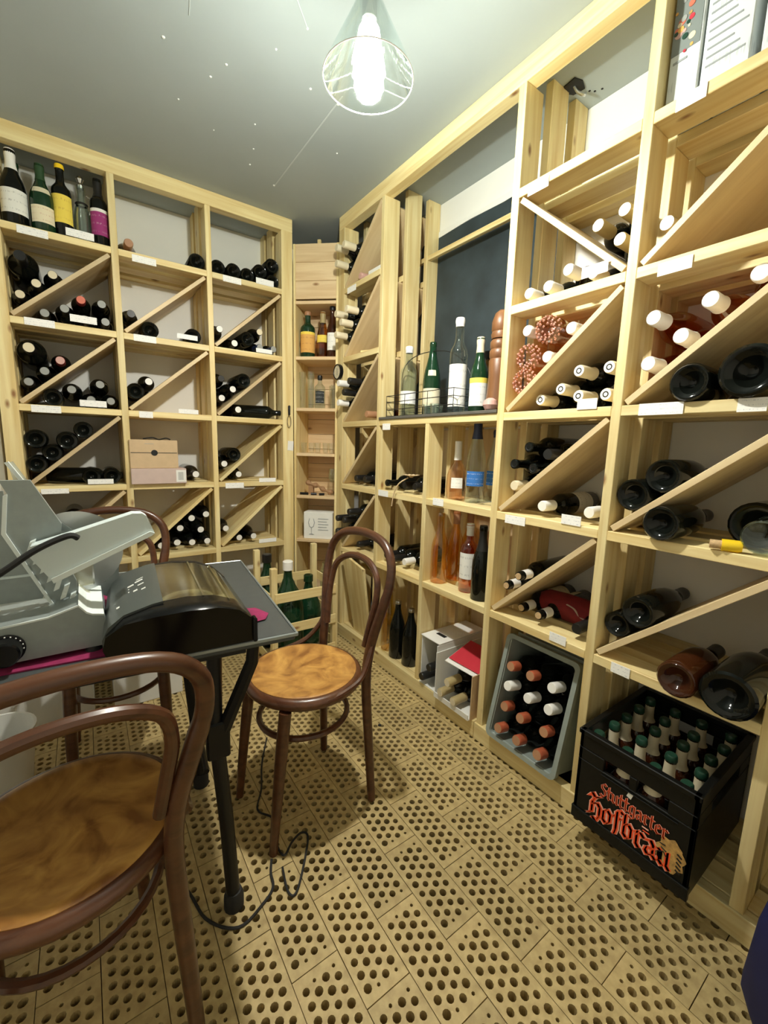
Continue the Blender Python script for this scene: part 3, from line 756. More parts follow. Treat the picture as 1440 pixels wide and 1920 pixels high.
# ================================================================== bentwood chairs
def make_chair(loc, rz, label, s=1.0, sz=1.0):
    t_ = thing('bentwood_chair', label, 'chair', loc, (0, 0, rz), 'bentwood chairs round the table'); t_.scale = (s, s, sz)
    half = [(.158, .172, .0), (.148, .162, .2), (.138, .152, .42), (.143, .163, .54), (.168, .185, .66), (.183, .204, .745), (.170, .218, .815), (.112, .232, .862), (0, .238, .878)]
    full = half + [(-x, y, z) for x, y, z in reversed(half[:-1])]
    sp = smoothpts(full, 5); rad = [.0135 + .003 * math.sin(min(1, p.z / .45) * PI / 2) - (.0015 if p.z > .7 else 0) for p in sp]
    pobj('back_bow', tube(sp, rad, 12), 'bent_x', t_)
    inn = [(.118, .158, .535), (.130, .172, .62), (.136, .188, .69), (.122, .201, .75), (.07, .213, .786), (0, .217, .797)]
    sp = smoothpts(inn + [(-x, y, z) for x, y, z in reversed(inn[:-1])], 5)
    pobj('inner_bow', tube(sp, .0115, 10), 'bent_x', t_)
    for s in (-1, 1):
        sp = smoothpts([(s * .135, -.185, 0), (s * .133, -.165, .2), (s * .128, -.138, .425)], 5)
        pobj('leg', tube(sp, [.0125 + .006 * min(1, p.z / .3) for p in sp], 12), 'bent_x', t_)
        sp = smoothpts([(s * .150, .168, .57), (s * .157, .15, .52), (s * .176, .10, .467), (s * .184, .03, .45), (s * .184, -.03, .445)], 6)
        pobj('side_brace', tube(sp, .009, 8), 'bent_x', t_)
    ring = [(.176 * math.cos(a), -.005 + .175 * math.sin(a), .442) for a in [2 * PI * i / 40 for i in range(40)]]
    pobj('seat_ring', tube(ring, .019, 12, True, .95), 'bent_x', t_)
    pobj('seat_panel', lathe([(0, .452), (.06, .4525), (.12, .455), (.152, .461), (.167, .4635), (.174, .461), (.175, .455), (.175, .44), (0, .435)], 48, (0, -.005, 0)), 'seat_ply', t_)
    lr = [(.142 * math.cos(a), -.006 + .148 * math.sin(a), .315) for a in [2 * PI * i / 36 for i in range(36)]]
    pobj('leg_ring', tube(lr, .0095, 8, True), 'bent_x', t_)
    return t_
make_chair((.5243, 1.1401, 0), -1.495, 'bentwood chair with golden pressed seat standing between table and right rack', .937, .984)
make_chair((-.0711, .876, 0), 3.2337, 'bentwood chair nearest the camera, seen from behind', 1.024, .9648)
make_chair((.05, 1.665, 0), -.06, 'bentwood chair behind the table in front of the back rack')

# ================================================================== table
TA = math.radians(-6); tb = thing('table', 'dark grey table with black folding legs carrying the machines', 'table', (.345, .80, 0), (0, 0, TA))
pobj('table_top', boxat(-1.1, 0, 0, .62, .732, .75, .003), 'table_top', tb, smooth=0)
pobj('edge_trim', join(boxat(-1.102, .003, -.005, 0, .742, .7505, .003), boxat(0, .005, -.005, .625, .742, .7505, .003), boxat(-1.102, .003, .62, .625, .742, .7505, .003)), 'table_edge', tb, smooth=0)  # metal trim kept thin and pale, so it doubles as the edge highlight
pobj('apron', join(boxat(-1.0, -.09, .07, .09, .69, .732), boxat(-1.0, -.09, .53, .55, .69, .732)), 'dark_metal', tb, smooth=0)
for x, y in [(-.125, .115), (-.155, .56), (-.98, .115), (-.98, .56)]:
    lg = pobj('leg', tube([(x - .025, y, .732), (x - .03, y, .5), (x - .012, y, .25), (x - .002, y, .03)], .0165, 12), 'dark_metal', tb)
    pobj('foot_cap', lathe([(0, 0), (.024, 0), (.024, .03), (.019, .045), (0, .05)], 14), 'black_rubber', lg, (x - .001, y, 0))
    if x > -.2: pobj('fold_brace', tube([(x + .055, y - .03, .715), (x + .05, y - .03, .66), (x - .02, y, .47), (x - .024, y, .42)], [.013, .015, .017, .015], 8), 'black_plastic', lg); pobj('brace_clip', boxat(x - .05, x, y - .02, y + .02, .43, .52, .004), 'black_plastic', lg, smooth=0)
    pobj('side_rod', tube([(x, y + (.03 if y < .3 else -.03), .2), (x, y + (.2 if y < .3 else -.2), .2)], .008, 8), 'dark_metal', lg)
cl = [(-1.0, .04), (-.32, .05), (-.27, .02), (-.2, .09), (-.075, .085), (-.05, .13), (-.12, .3), (-.2, .42), (-.6, .5), (-1.0, .5)]
tc_ = thing('table_cloth', 'magenta cloth spread on the table under the two machines', 'cloth', (.345, .80, .75), (0, 0, TA))
pobj('cloth_sheet', prism(cl, .0005, .0035, 'z'), 'magenta_cloth', tc_, smooth=0)
pobj('crumpled_corner', lathe([(.0, .02), (.02, .016), (.035, .006), (.04, .0036)], 7), 'magenta_cloth', tc_, (-.068, .118, 0))

# ================================================================== food slicer
sl = thing('food_slicer', 'silver-grey electric food slicer on the table at left', 'slicer', (-.05, .915, .7535))
def SW(p): return Vector(p) - Vector((-.05, .915, .7535))
def spr(name, poly, y0, y1, mat, p=sl, sm=0, off=None): return pobj(name, prism(poly, y0 - .915, y1 - .915, 'y'), mat, p, (0.05, 0, -.7535) if p is sl else (0, 0, 0), None, sm)
base = spr('base', [(-.40, .762), (.020, .762), (.010, .820), (-.008, .824), (-.017, .829), (-.028, .844), (-.072, .831), (-.137, .826), (-.40, .826)], .915, 1.10, 'slicer_grey')
spr('base_top_edge', [(-.40, .826), (-.137, .826), (-.072, .831), (-.028, .844), (-.028, .847), (-.072, .834), (-.137, .829), (-.40, .829)], .9145, .918, 'slicer_white', base)
spr('tray_edge', [(-.028, .844), (-.017, .829), (-.008, .824), (.010, .820), (.010, .823), (-.008, .827), (-.016, .832), (-.028, .848)], .9145, 1.10, 'slicer_white', base)
for x in (-.35, 0.0):
    pobj('foot', lathe([(0, 0), (.014, 0), (.012, .0085), (0, .0085)], 12), 'black_rubber', sl, SW((x - .01, .925, .7535)))
    pobj('foot', lathe([(0, 0), (.014, 0), (.012, .0085), (0, .0085)], 12), 'black_rubber', sl, SW((x - .01, 1.08, .7535)))
kn = pobj('thickness_knob', lathe([(0, .026), (.018, .026), (.021, .023), (.023, .0), (.026, -.001), (.026, -.004)], 28), 'black_gloss', sl, SW((-.131, .911, .789)), (PI / 2, 0, 0))
for i in range(9):
    a = -1.0 + i * .33; pobj('dial_mark', boxat(-.001, .001, .0195, .0238, -.001, .0015, .0003), 'print_white', kn, (0, 0, .0005), (0, 0, -a), 0)
# carriage plate behind the fence, ribbed fence, pusher arm, guard
spr('carriage_plate', [(-.40, .84), (-.085, .84), (-.075, .87), (-.12, .975), (-.125, 1.05), (-.40, 1.06)], 1.012, 1.018, 'slicer_grey')
spr('carriage_step', [(-.40, .885), (-.088, .888), (-.088, .892), (-.40, .889)], 1.008, 1.012, 'slicer_light')
fe = spr('fence_plate', [(-.128, 1.07), (-.118, 1.045), (-.126, .975), (-.060, .808), (-.028, .832), (-.03, .87), (-.052, .935), (-.045, .985), (-.085, 1.07)], 1.0, 1.012, 'slicer_grey')
spr('fence_edge', [(-.124, 1.043), (-.118, 1.045), (-.1255, .975), (-.059, .808), (-.064, .807), (-.132, .974)], .996, 1.012, 'slicer_white', fe)
for i in range(8):
    x = -.098 + i * .0088; z = .945 - i * .0185
    spr('rib', [(x - .003, z - .012), (x + .006, z - .012 + .004), (x + .014, z + .016), (x + .005, z + .012)], .984, 1.001, 'slicer_white', fe)
ar = pobj('pusher_arm', prism([(-.092, .935), (-.09, .955), (-.032, .972), (.07, 1.004), (.086, 1.003), (.094, .997), (.106, .962), (.10, .957), (-.062, .884)], 0, .035, 'y'), 'slicer_light', sl, SW((0, .955, 0)), None, 0)
pobj('arm_lip', prism([(.106, .962), (.10, .957), (-.062, .884), (-.065, .893), (.098, .966)], -.006, 0, 'y'), 'slicer_white', ar, (0, 0, 0), None, 0)
spr('clear_guard', [(-.118, 1.10), (-.110, 1.102), (-.05, .985), (-.03, .965), (-.075, .965), (-.10, 1.0)], 1.04, 1.043, 'plastic_clear')
spr('guard_edge', [(-.122, 1.10), (-.116, 1.102), (-.05, .982), (-.056, .98)], 1.034, 1.044, 'slicer_white')
spr('motor_housing', [(-.03, .826), (.042, .784), (.05, .92), (.0, .9), (-.05, .90)], 1.10, 1.20, 'slicer_dark')
pobj('blade', lathe([(0, .0), (.085, .0), (.086, .002), (.03, .004), (0, .004)], 36), 'steel', sl, SW((-.03, 1.055, .915)), (PI / 2, 0, .1))
pobj('reflection_block', boxat(-.05, .0, 0, .04, 0, .055, .003), 'glass_smoke', sl, SW((.0, 1.04, .845)), None, 0)  # smoky block stands in for green-brown reflections in the gap below the arm
pobj('power_cord', tube(smoothpts([(-.30, .93, .80), (-.22, .925, .86), (-.13, .922, .92), (-.08, .925, .955), (-.035, .93, .974), (-.02, .935, .968)]), .0055, 8), 'black_rubber', sl, -Vector((-.05, .915, .7535)))

# ================================================================== vacuum sealer
vs = thing('vacuum_sealer', 'black vacuum sealer with smoky arched lid on the table', 'vacuum sealer', (.135, .80, .7535), (0, 0, math.radians(-4)))
arch = [(-.120, .0), (-.134, .035), (-.128, .062), (-.10, .088), (-.055, .101), (0, .106), (.05, .10), (.09, .082), (.118, .052), (.124, .03), (.122, 0)]
D_ = .30
v, f = [], []
nn = len(arch)
for k, (yy, sc) in enumerate([(-.028, .90), (-.018, .96), (.0, .985), (.02, 1.0), (D_, 1.0)]):
    v += [(x * (1 if k > 1 else .99), yy + (0 if k > 2 else .000) + (.045 * (x / .13) ** 2 if k < 3 else 0), z * sc) for x, z in arch]
for k in range(4):
    for i in range(nn): j = (i + 1) % nn; f.append((k * nn + i, k * nn + j, (k + 1) * nn + j, (k + 1) * nn + i))
f += [tuple(range(nn)), tuple(reversed(range(4 * nn, 5 * nn)))]
lowarch = [(x, min(z, .045)) for x, z in arch]
# black base tray and front cap
cap_v, cap_f = [], []
for yy, sc in [(-.028, .93), (-.02, .975), (.0, .99), (.03, 1.0)]: cap_v += [(x, yy + .045 * (x / .13) ** 2 * (1 if yy < .02 else .6), z * sc) for x, z in arch]
for k in range(3):
    for i in range(nn): j = (i + 1) % nn; cap_f.append((k * nn + i, k * nn + j, (k + 1) * nn + j, (k + 1) * nn + i))
cap_f += [tuple(range(nn)), tuple(reversed(range(3 * nn, 4 * nn)))]
pobj('front_shell', (cap_v, cap_f), 'black_gloss', vs, smooth=50)
pobj('base_tray', boxat(-.120, .122, .03, D_, .0, .034, .004), 'black_plastic', vs, smooth=0)
pobj('back_shell', prism([(x, z) for x, z in arch], D_ - .012, D_ + .006, 'y'), 'black_plastic', vs, smooth=0)
pn = pobj('control_panel', prism([(-.133, .03), (-.134, .05), (-.124, .072), (-.10, .091), (-.055, .104), (-.038, .1065), (-.038, .102), (-.055, .099), (-.098, .085), (-.12, .068), (-.129, .05), (-.128, .03)], .022, D_, 'y'), 'slicer_dark', vs, smooth=40)
MATS['panel_grey'] = plain('panel_grey', (.075, .085, .08), .35); pn.data.materials.clear(); pn.data.materials.append(MATS['panel_grey'])
for (x, z, y, w, h) in [(-.075, .098, .19, .02, .008), (-.088, .0945, .175, .012, .008), (-.07, .0995, .165, .012, .006), (-.095, .091, .14, .01, .006), (-.08, .0965, .135, .008, .008), (-.066, .1005, .13, .008, .006), (-.108, .084, .085, .009, .008), (-.073, .0985, .205, .018, .004), (-.094, .0915, .158, .008, .004)]:
    cbox('panel_symbol', (x, y, z + .0005), (w, h, .001), 'print_white', pn, .0002, (0, -.42, 0), True)
ld = [(-.038, .104), (0, .1055), (.05, .0995), (.09, .0815), (.118, .0515), (.122, .032), (.118, .032), (.114, .051), (.088, .078), (.05, .096), (0, .102), (-.038, .1005)]
lid = pobj('smoky_lid', prism(ld, .03, D_ - .012, 'y'), 'glass_smoke', vs, smooth=40)
pobj('lid_rim', join(boxat(.03, .034, .03, D_ - .01, .1025, .1045), boxat(.078, .082, .03, D_ - .01, .087, .09)), 'glass_smoke', lid, smooth=0)
pobj('seal_bar', join(boxat(-.03, .11, .06, .075, .034, .05), boxat(-.03, .10, .14, .20, .034, .04)), 'slicer_light', vs, smooth=0)
pobj('inner_channel', tube([(.02 + .05 * math.cos(a), .2 + .05 * math.sin(a), .04) for a in [2 * PI * i / 24 for i in range(24)]], .006, 8, True), 'slicer_light', vs)
pobj('side_tab', boxat(.118, .126, .0, .02, -.0, .05, .002), 'black_gloss', vs, smooth=0)

# ================================================================== pendant lamp
lp = thing('pendant_lamp', 'clear glass cone pendant lamp with glowing bulb hanging from ceiling', 'lamp', (.627, 1.0, 2.0))
pobj('glass_shade', lathe([(.110, .032), (.1105, .034), (.024, .205), (.021, .215), (.019, .215), (.022, .203), (.108, .034), (.110, .032)], 48), 'glass_lamp', lp, recalc=True)
pobj('shade_rim', tube([(.110 * math.cos(a), .110 * math.sin(a), .032) for a in [2 * PI * i / 48 for i in range(48)]], .0014, 6, True), 'cap_white', lp)  # white on the clear glass rim stands in for its bright glint
pobj('bulb', lathe([(0, .018), (.012, .020), (.022, .03), (.028, .047)], 20), 'bulb_glow', lp)
pobj('bulb_neck', lathe([(.028, .047), (.0298, .06), (.030, .08), (.029, .112), (.025, .135), (.017, .148), (0, .152)], 20), 'bulb_neck_glow', lp)
pobj('socket', lathe([(0, .15), (.0135, .15), (.018, .156), (.018, .215), (.012, .225), (0, .226)], 20), 'silver', lp)
pobj('cable', tube([(0, 0, .22), (0, 0, ZC - 2.02)], .003, 8), 'black_rubber', lp)
pobj('ceiling_rose', lathe([(0, .325), (.03, .33), (.042, ZC - 2.0), (0, ZC - 2.0)], 24), 'white_card', lp)

# ================================================================== cords on the floor
c1 = [(.511, 1.47), (.45, 1.35), (.41, 1.241), (.372, 1.166), (.399, 1.113), (.385, 1.06), (.378, 1.0), (.385, .974), (.419, 1.004), (.453, 1.016), (.464, .994), (.421, .926), (.371, .865), (.355, .88), (.366, .945)]
tag(pobj('power_cord', tube(smoothpts([(x, y, .0035 + (.004 if i in (7, 14) else 0)) for i, (x, y) in enumerate(c1)]), .003, 7), 'black_rubber'), 'thin dark cord looping on the brick floor beside a chair leg', 'cord')
c2 = [(.35, .985), (.335, .949), (.327, .912), (.294, .888), (.225, .868), (.166, .93), (.136, 1.041), (.05, 1.2), (-.2, 1.35)]
tag(pobj('power_cord', tube(smoothpts([(x, y, .0035) for x, y in c2]), .0035, 7), 'black_rubber'), 'dark cord curving on the floor round the table foot', 'cord')
pobj('pebble', lathe([(0, 0), (.008, 0), (.006, .004), (0, .005)], 6), 'black_rubber', None, (.929, 1.294, 0)); tag(bpy.data.objects['pebble'], 'small dark crumb on the brick floor near the right rack', 'crumb')

# ================================================================== white boxes under the back rack, bucket
def carton(name, label, x0, x1, y0, y1, z0, z1, mat, cat='box', group=None):
    t_ = thing(name, label, cat, ((x0 + x1) / 2, (y0 + y1) / 2, z0), None, group)
    bb('carton_body', x0, x1, y0, y1, z0, z1 - .002, mat, t_, .002)
    xm = (y0 + y1) / 2
    bb('top_flap', x0, x1, y0, xm - .001, z1 - .002, z1, mat, t_, .0005); bb('top_flap', x0, x1, xm + .001, y1, z1 - .002, z1, mat, t_, .0005)
    return t_
carton('carton', 'white carton on floor behind the table, left of the gap', -.42, -.035, 2.0, 2.3, 0, .34, 'white_panel')
carton('carton', 'white carton on floor behind the table, right of the gap', .035, .30, 1.99, 2.28, 0, .33, 'white_panel')
bk = thing('bucket', 'small white bucket on the floor under the table', 'bucket', (-.30, 1.72, 0))
pobj('pail', lathe([(0, .002), (.085, 0), (.105, .19), (.108, .19), (.108, .2), (.10, .2), (.082, .006), (0, .006)], 28), 'white_panel', bk)
pobj('handle', tube([(.108 * math.cos(a), -.04, .19 - .10 * math.sin(a)) for a in [PI * i / 14 for i in range(15)]], .003, 6), 'wire', bk)

# ================================================================== beer crate with bottles
cr = thing('beer_crate', 'black plastic beer crate with red lettering under the nearest column', 'crate', (1.127, .4165, .0705))
def CB(name, x0, x1, y0, y1, z0, z1, mat='crate_black', p=None, ch=.003): return pobj(name, boxat(x0, x1, y0, y1, z0, z1, ch), mat, p or cr, smooth=0)
W2, DPT, HT = .1475, .395, .285      # half width along y, depth along x, height
CB('bottom', .01, DPT - .01, -W2 + .01, W2 - .01, 0, .012)
# side walls with grip openings: each wall is one moulded piece
def wall(name, n, length, axis, at, slots):
    parts = []; t_ = .012; z0s, z1s = .195, .232
    segs = [-length] + [s for q in slots for s in q] + [length]
    def add(a, b_, z0, z1):
        if axis == 'y': parts.append(boxat(at, at + t_, a, b_, z0, z1, .002))
        else: parts.append(boxat(a, b_, at, at + t_, z0, z1, .002))
    sh = 0 if axis == 'y' else DPT / 2
    add(-length + sh, length + sh, 0, z0s); add(-length + sh, length + sh, z1s, HT)
    for i in range(0, len(segs), 2): add(segs[i] + sh, segs[i + 1] + sh, z0s, z1s)
    return pobj(name, join(*parts), 'crate_black', cr, smooth=0)
fw = wall('front_wall', 1, W2, 'y', 0, [(-.085, -.012), (.008, .075)])
wall('back_wall', 1, W2, 'y', DPT - .012, [(-.06, .06)])
wall('side_wall', 1, DPT / 2, 'x', -W2, [(-.1, .1)]); wall('side_wall', 1, DPT / 2, 'x', W2 - .012, [(-.1, .1)])
pobj('rim', join(boxat(-.004, DPT + .004, -W2 - .004, -W2 + .014, HT - .012, HT + .003, .002), boxat(-.004, DPT + .004, W2 - .014, W2 + .004, HT - .012, HT + .003, .002), boxat(-.004, .014, -W2, W2, HT - .012, HT + .003, .002), boxat(DPT - .014, DPT + .004, -W2, W2, HT - .012, HT + .003, .002)), 'crate_black', cr, smooth=0)
pobj('foot_rim', join(boxat(-.004, .01, -W2 - .003, W2 + .003, .03, .037), boxat(-.003, .01, -W2 - .003, W2 + .003, 0.0, .03)), 'crate_black', cr, smooth=0)
dv = []
for i in range(1, 5): dv.append(boxat(DPT * i / 5 - .0015, DPT * i / 5 + .0015, -W2 + .012, W2 - .012, .012, .17))
for j in range(1, 4): dv.append(boxat(.012, DPT - .012, -W2 + 2 * W2 * j / 4 - .0015, -W2 + 2 * W2 * j / 4 + .0015, .012, .17))
pobj('dividers', join(*dv), 'crate_black', cr, smooth=0)
# lettering drawn with a broad pen; text runs towards -y
GL = {
 'H': (.62, [[(.02, .80), (.16, 1), (.30, .86), (.18, .62), (.18, .1), (.02, .0)], [(.30, .86), (.50, 1.0)], [(.2, .52), (.40, .66), (.54, .5), (.54, .1), (.40, -.22), (.26, -.1)]]),
 'o': (.50, [[(.1, .5), (.1, .12), (.25, .0), (.4, .14), (.4, .5), (.25, .66), (.1, .5)]]),
 'f': (.40, [[(.42, .92), (.28, 1), (.19, .86), (.19, .04), (.14, -.18)], [(.04, .62), (.36, .62)]]),
 'b': (.52, [[(.13, 1), (.12, .12), (.27, 0), (.42, .14), (.42, .5), (.28, .66), (.13, .52)]]),
 'r': (.42, [[(.03, .56), (.14, .66), (.14, .1), (.24, .0)], [(.14, .5), (.28, .66), (.40, .56)]]),
 'a': (.52, [[(.08, .58), (.28, .66), (.38, .52), (.38, .1), (.48, 0)], [(.38, .36), (.14, .30), (.1, .12), (.2, 0), (.38, .12)]]),
 'u': (.54, [[(.05, .60), (.12, .56), (.12, .12), (.25, 0), (.4, .12)], [(.4, .66), (.4, .1), (.5, 0)]]),
 'S': (.50, [[(.44, .88), (.28, 1), (.1, .84), (.14, .64), (.38, .46), (.42, .2), (.25, 0), (.04, .12)]]),
 't': (.38, [[(.17, .92), (.15, .12), (.25, 0), (.36, .08)], [(.03, .63), (.34, .63)]]),
 'g': (.50, [[(.4, .6), (.22, .66), (.1, .5), (.1, .15), (.22, .02), (.4, .12)], [(.4, .66), (.4, -.15), (.25, -.3), (.08, -.2)]]),
 'e': (.46, [[(.12, .34), (.38, .44), (.38, .58), (.25, .66), (.1, .5), (.1, .12), (.25, 0), (.4, .1)]]),
}
def pen(text, size, nib, bow=0):
    vs, fs = [], []; x = 0; wtot = sum(GL[c][0] for c in text)
    nb = Vector((nib * .72, nib * .55))
    for c in text:
        w, st = GL[c]
        for pl in st:
            for p, q in zip(pl, pl[1:]):
                p = Vector((x + p[0], p[1])); q = Vector((x + q[0], q[1]))
                d = (q - p).normalized() * nib * .25
                p2, q2 = p - d, q + d; o = len(vs)
                nx = Vector((-d.y, d.x)).normalized() * nib * .28
                for k in (p2 - nb - nx, p2 + nb + nx, q2 + nb + nx, q2 - nb - nx, p2 + nb - nx, q2 + nb - nx, p2 - nb + nx, q2 - nb + nx): vs.append(k)
                fs += [(o, o + 1, o + 2, o + 3), (o + 6, o + 4, o + 5, o + 7)]
        x += w
    out = []
    for k, v in enumerate(vs):
        u = v.x / wtot - .5; out.append((v.x * size, (v.y - bow * 4 * u * u) * size, .00004 * (k // 8 % 7)))
    return out, fs, wtot * size
def lettering(text, y_left, z0, width, nib, mat, proud, bow=0, hs=1.0):
    v, f, w = pen(text, 1, nib, bow); s = width / w
    vs = [(-.001 - proud - p[2], y_left - p[0] * s, z0 + p[1] * s * hs) for p in v]
    o = pobj('crate_lettering', (vs, f), mat, fw, smooth=0, recalc=False); o['label'] = 'red blackletter lettering'; return o
yl = lambda Y: Y - .4165
lettering('Stuttgarter', yl(.492), .128, .17, .095, 'print_pink', .0004, .12, 1.15); lettering('Stuttgarter', yl(.492), .128, .17, .062, 'print_red', .0012, .12, 1.15)
lettering('Hofbrau', yl(.520), .052, .212, .15, 'print_pink', .0004, .05, 1.1); lettering('Hofbrau', yl(.520), .052, .212, .10, 'print_red', .0012, .05, 1.1)
cbox('umlaut_bar', (-.0015, yl(.372), .117), (.001, .016, .0035), 'print_pink', fw, .0002, None, True); cbox('umlaut_bar', (-.0022, yl(.369), .1085), (.001, .016, .003), 'print_red', fw, .0002, None, True)
em = pobj('gold_emblem', prism([(yl(.311) + .031 * math.cos(a) * (1 + .12 * math.sin(9 * a)), .092 + .044 * math.sin(a) * (1 + .1 * math.cos(7 * a))) for a in [2 * PI * i / 36 for i in range(36)]], -.0022, -.0016, 'x'), 'print_gold', fw, smooth=0)
for i in range(5): cbox('emblem_stripe', (-.0028, yl(.292) , .062 + .011 * i), (.001, .012, .004), 'print_black', fw, .0002, (.5, 0, 0), True)
for i in range(4): cbox('emblem_dash', (-.0028, yl(.322) + .004 * i, .085 + .012 * (i % 3)), (.001, .014, .0025), 'print_black', fw, .0002, (.9 - .5 * i, 0, 0), True)
cbox('white_mark', (-.0015, yl(.417), .178), (.001, .012, .016), 'print_white', fw, .0003, (.3, 0, 0), True)
cbox('rib_line', (-.002, yl(.40), .1865), (.003, .19, .002), 'crate_black', fw, .0005, None, True)
SHAPE['beer'] = (.0305, .262, 'b', .0128)
bp_ = bprof(.0305, .262, 'b', .0128)
BC['beer:beer'] = ([('glass_body', finish(fixn(mesh('glass_body', *lathe(bp_, 16), 'glass_brown', 0)), 45)),
  ('neck_label', mesh('neck_label', *lathe([(.0212, .188), (.0165, .196), (.0142, .212), (.0137, .245)], 14), 'cap_cream')),
  ('crown_cap', mesh('crown_cap', *lathe([(.0150, .246), (.0158, .249), (.0145, .261), (.012, .2645), (0, .265)], 14), 'cap_green'))], .0305, .265, '')
for i in range(5):
    for j in range(4):
        x = DPT * (i + .5) / 5; y = W2 - 2 * W2 * (j + .5) / 4
        put_bottle('beer:beer', (1.127 + x, .4165 + y, .0835), (random.uniform(-.02, .02), random.uniform(-.02, .02), 1), 'beer bottle in black crate, %s row from front, %s from left' % (ordw(i), ordw(j)), 'bottle', 'beer bottles in the black crate', random.uniform(0, 6), 'beer_bottle')

# ================================================================== tilted grey crate with bottles
yv = Vector((.97, 0, -.24)).normalized(); xv = Vector((0, -1, 0)); zv = xv.cross(yv)
M3 = Matrix((xv, yv, zv)).transposed()
gc = thing('storage_crate', 'grey plastic crate tipped on its side under the tall column', 'crate', Vector((1.18, .803, .0865)) , M3)
def gbox(name, *a, ch=.004, mat='grey_crate'): return pobj(name, boxat(*a, ch), mat, gc, smooth=0)
hw, hh, dp = .140, .385, .298
gbox('crate_wall', -hw + .008, hw - .008, .0, dp, .004, .012); gbox('crate_wall', -hw + .008, hw - .008, .0, dp, hh - .012, hh - .004)
gbox('crate_wall', -hw + .004, -hw + .012, .0, dp, .006, hh - .006); gbox('crate_wall', hw - .012, hw - .004, 0, dp, .006, hh - .006)
gbox('crate_base', -hw + .008, hw - .008, dp - .008, dp, .008, hh - .008)
rr = []
for s0, s1 in [((-hw, 0), (hw, 0)), ((hw, 0), (hw, hh)), ((hw, hh), (-hw, hh)), ((-hw, hh), (-hw, 0))]: pass
def rrect(w, h0, h1, r_, n=5):
    P = []
    for cx, cz, a0 in [(w - r_, h0 + r_, -PI / 2), (w - r_, h1 - r_, 0), (-w + r_, h1 - r_, PI / 2), (-w + r_, h0 + r_, PI)]:
        P += [(cx + r_ * math.cos(a0 + PI / 2 * k / n), cz + r_ * math.sin(a0 + PI / 2 * k / n)) for k in range(n + 1)]
    return P
O_ = rrect(hw + .006, -.004, hh + .006, .022); I_ = rrect(hw - .010, .010, hh - .010, .014); n_ = len(O_)
vs_ = [(x, -.006, z) for x, z in O_] + [(x, -.006, z) for x, z in I_] + [(x, .014, z) for x, z in O_] + [(x, .014, z) for x, z in I_]
fs_ = []
for i in range(n_):
    j = (i + 1) % n_
    fs_ += [(i, j, n_ + j, n_ + i), (2 * n_ + i, 2 * n_ + j, j, i), (n_ + i, n_ + j, 3 * n_ + j, 3 * n_ + i), (3 * n_ + i, 3 * n_ + j, 2 * n_ + j, 2 * n_ + i)]
pobj('crate_rim', (vs_, fs_), 'grey_crate', gc, smooth=30)
for d in (.05, .10): gbox('rib', -hw, hw, d, d + .008, hh - .004, hh + .008, ch=.002)
rows = [(.052, ['copper'] * 3), (.129, ['copper'] * 3), (.206, ['white'] * 3), (.283, ['copper', 'copper', 'white']), (.340, [None, 'blk', 'blk'])]
gi = 0
for ri, (zz, ks) in enumerate(rows):
    for ci, kk in enumerate(ks):
        if not kk: continue
        xx = (-.088, -.006, .079)[ci] + random.uniform(-.003, .003); zz2 = zz + random.uniform(-.0015, .0015) if ri < 4 else zz - .003
        if ri == 4: xx += .0; 
        q = Vector((1.18, .803, .0865)) + M3 @ Vector((xx, .289 - .012 * random.random(), zz2 if ri < 4 else .3325))
        if ri == 4: continue
        ax = -(M3 @ Vector((random.uniform(-.012, .012), 1, random.uniform(-.012, .012))))
        Hh = .3 
        cw = {'copper': 'orange-capped', 'white': 'white-capped', 'blk': 'black-capped'}[kk]
        put_bottle('bdx:' + kk, q, ax, '%s bottle in tipped grey crate, %s row up, %s from left' % (cw, ordw(ri), ordw(ci)), 'bottle', 'bottles in the tipped grey crate', random.uniform(0, 6))

# ================================================================== standing bottles
def standing(kind, x, y, z, label, labelmat=None, name='bottle', prof=None, glass=None, capm=None, capz=None, lz=None, lr=1.0, group=None, extra=None, face=None):
    """upright bottle from an outline; the paper label faces the room"""
    t_ = thing(name, label, 'bottle', (x, y, z), None, group); H = prof[-1][1]
    pobj('glass_body', lathe(prof + [(0, H)], 24), glass, t_, smooth=50)
    rad = lambda h: next((a[0] + (b_[0] - a[0]) * (h - a[1]) / max(b_[1] - a[1], 1e-6) for a, b_ in zip(prof, prof[1:]) if a[1] <= h <= b_[1]), prof[-1][0])
    if capm:
        zs = [capz + (H - capz) * i / 4 for i in range(5)]
        pobj('cap', lathe([(rad(q) + .0008, q) for q in zs] + [(rad(H) * .9, H + .0012), (0, H + .0012)], 18), capm, t_)
    if labelmat:
        a = math.atan2(-y, -x) if face is None else face
        for lm, (l0, l1), wd in (labelmat if isinstance(labelmat, list) else [(labelmat, lz, 1.25)]):
            pobj('paper_label', lathe([(rad(l0 + (l1 - l0) * i / 4) + .0008, l0 + (l1 - l0) * i / 4) for i in range(5)], 16, a0=a - wd, a1=a + wd), lm, t_)
    return t_
def P_(r, H, sh='b', nr=.0145): return bprof(r, H, sh, nr)[3:-1] if False else [(0, .002), (r * .85, 0), (r, .006)] + bprof(r, H, sh, nr)[6:-1]
g1 = 'bottles standing on the top left shelf'
z1 = ZB[0]
standing(0, -.166, 2.42, z1, 'tall dark bottle with white label and white neck foil, top left shelf', 'label_white', prof=P_(.044, .285, 'u', .016), glass='glass_black', capm='cap_white', capz=.21, lz=(.04, .13), group=g1)
standing(0, -.163, 2.53, z1, 'plain green bottle behind the white-label bottle, top left shelf', None, prof=P_(.038, .29, 'b'), glass='glass_green', group=g1)
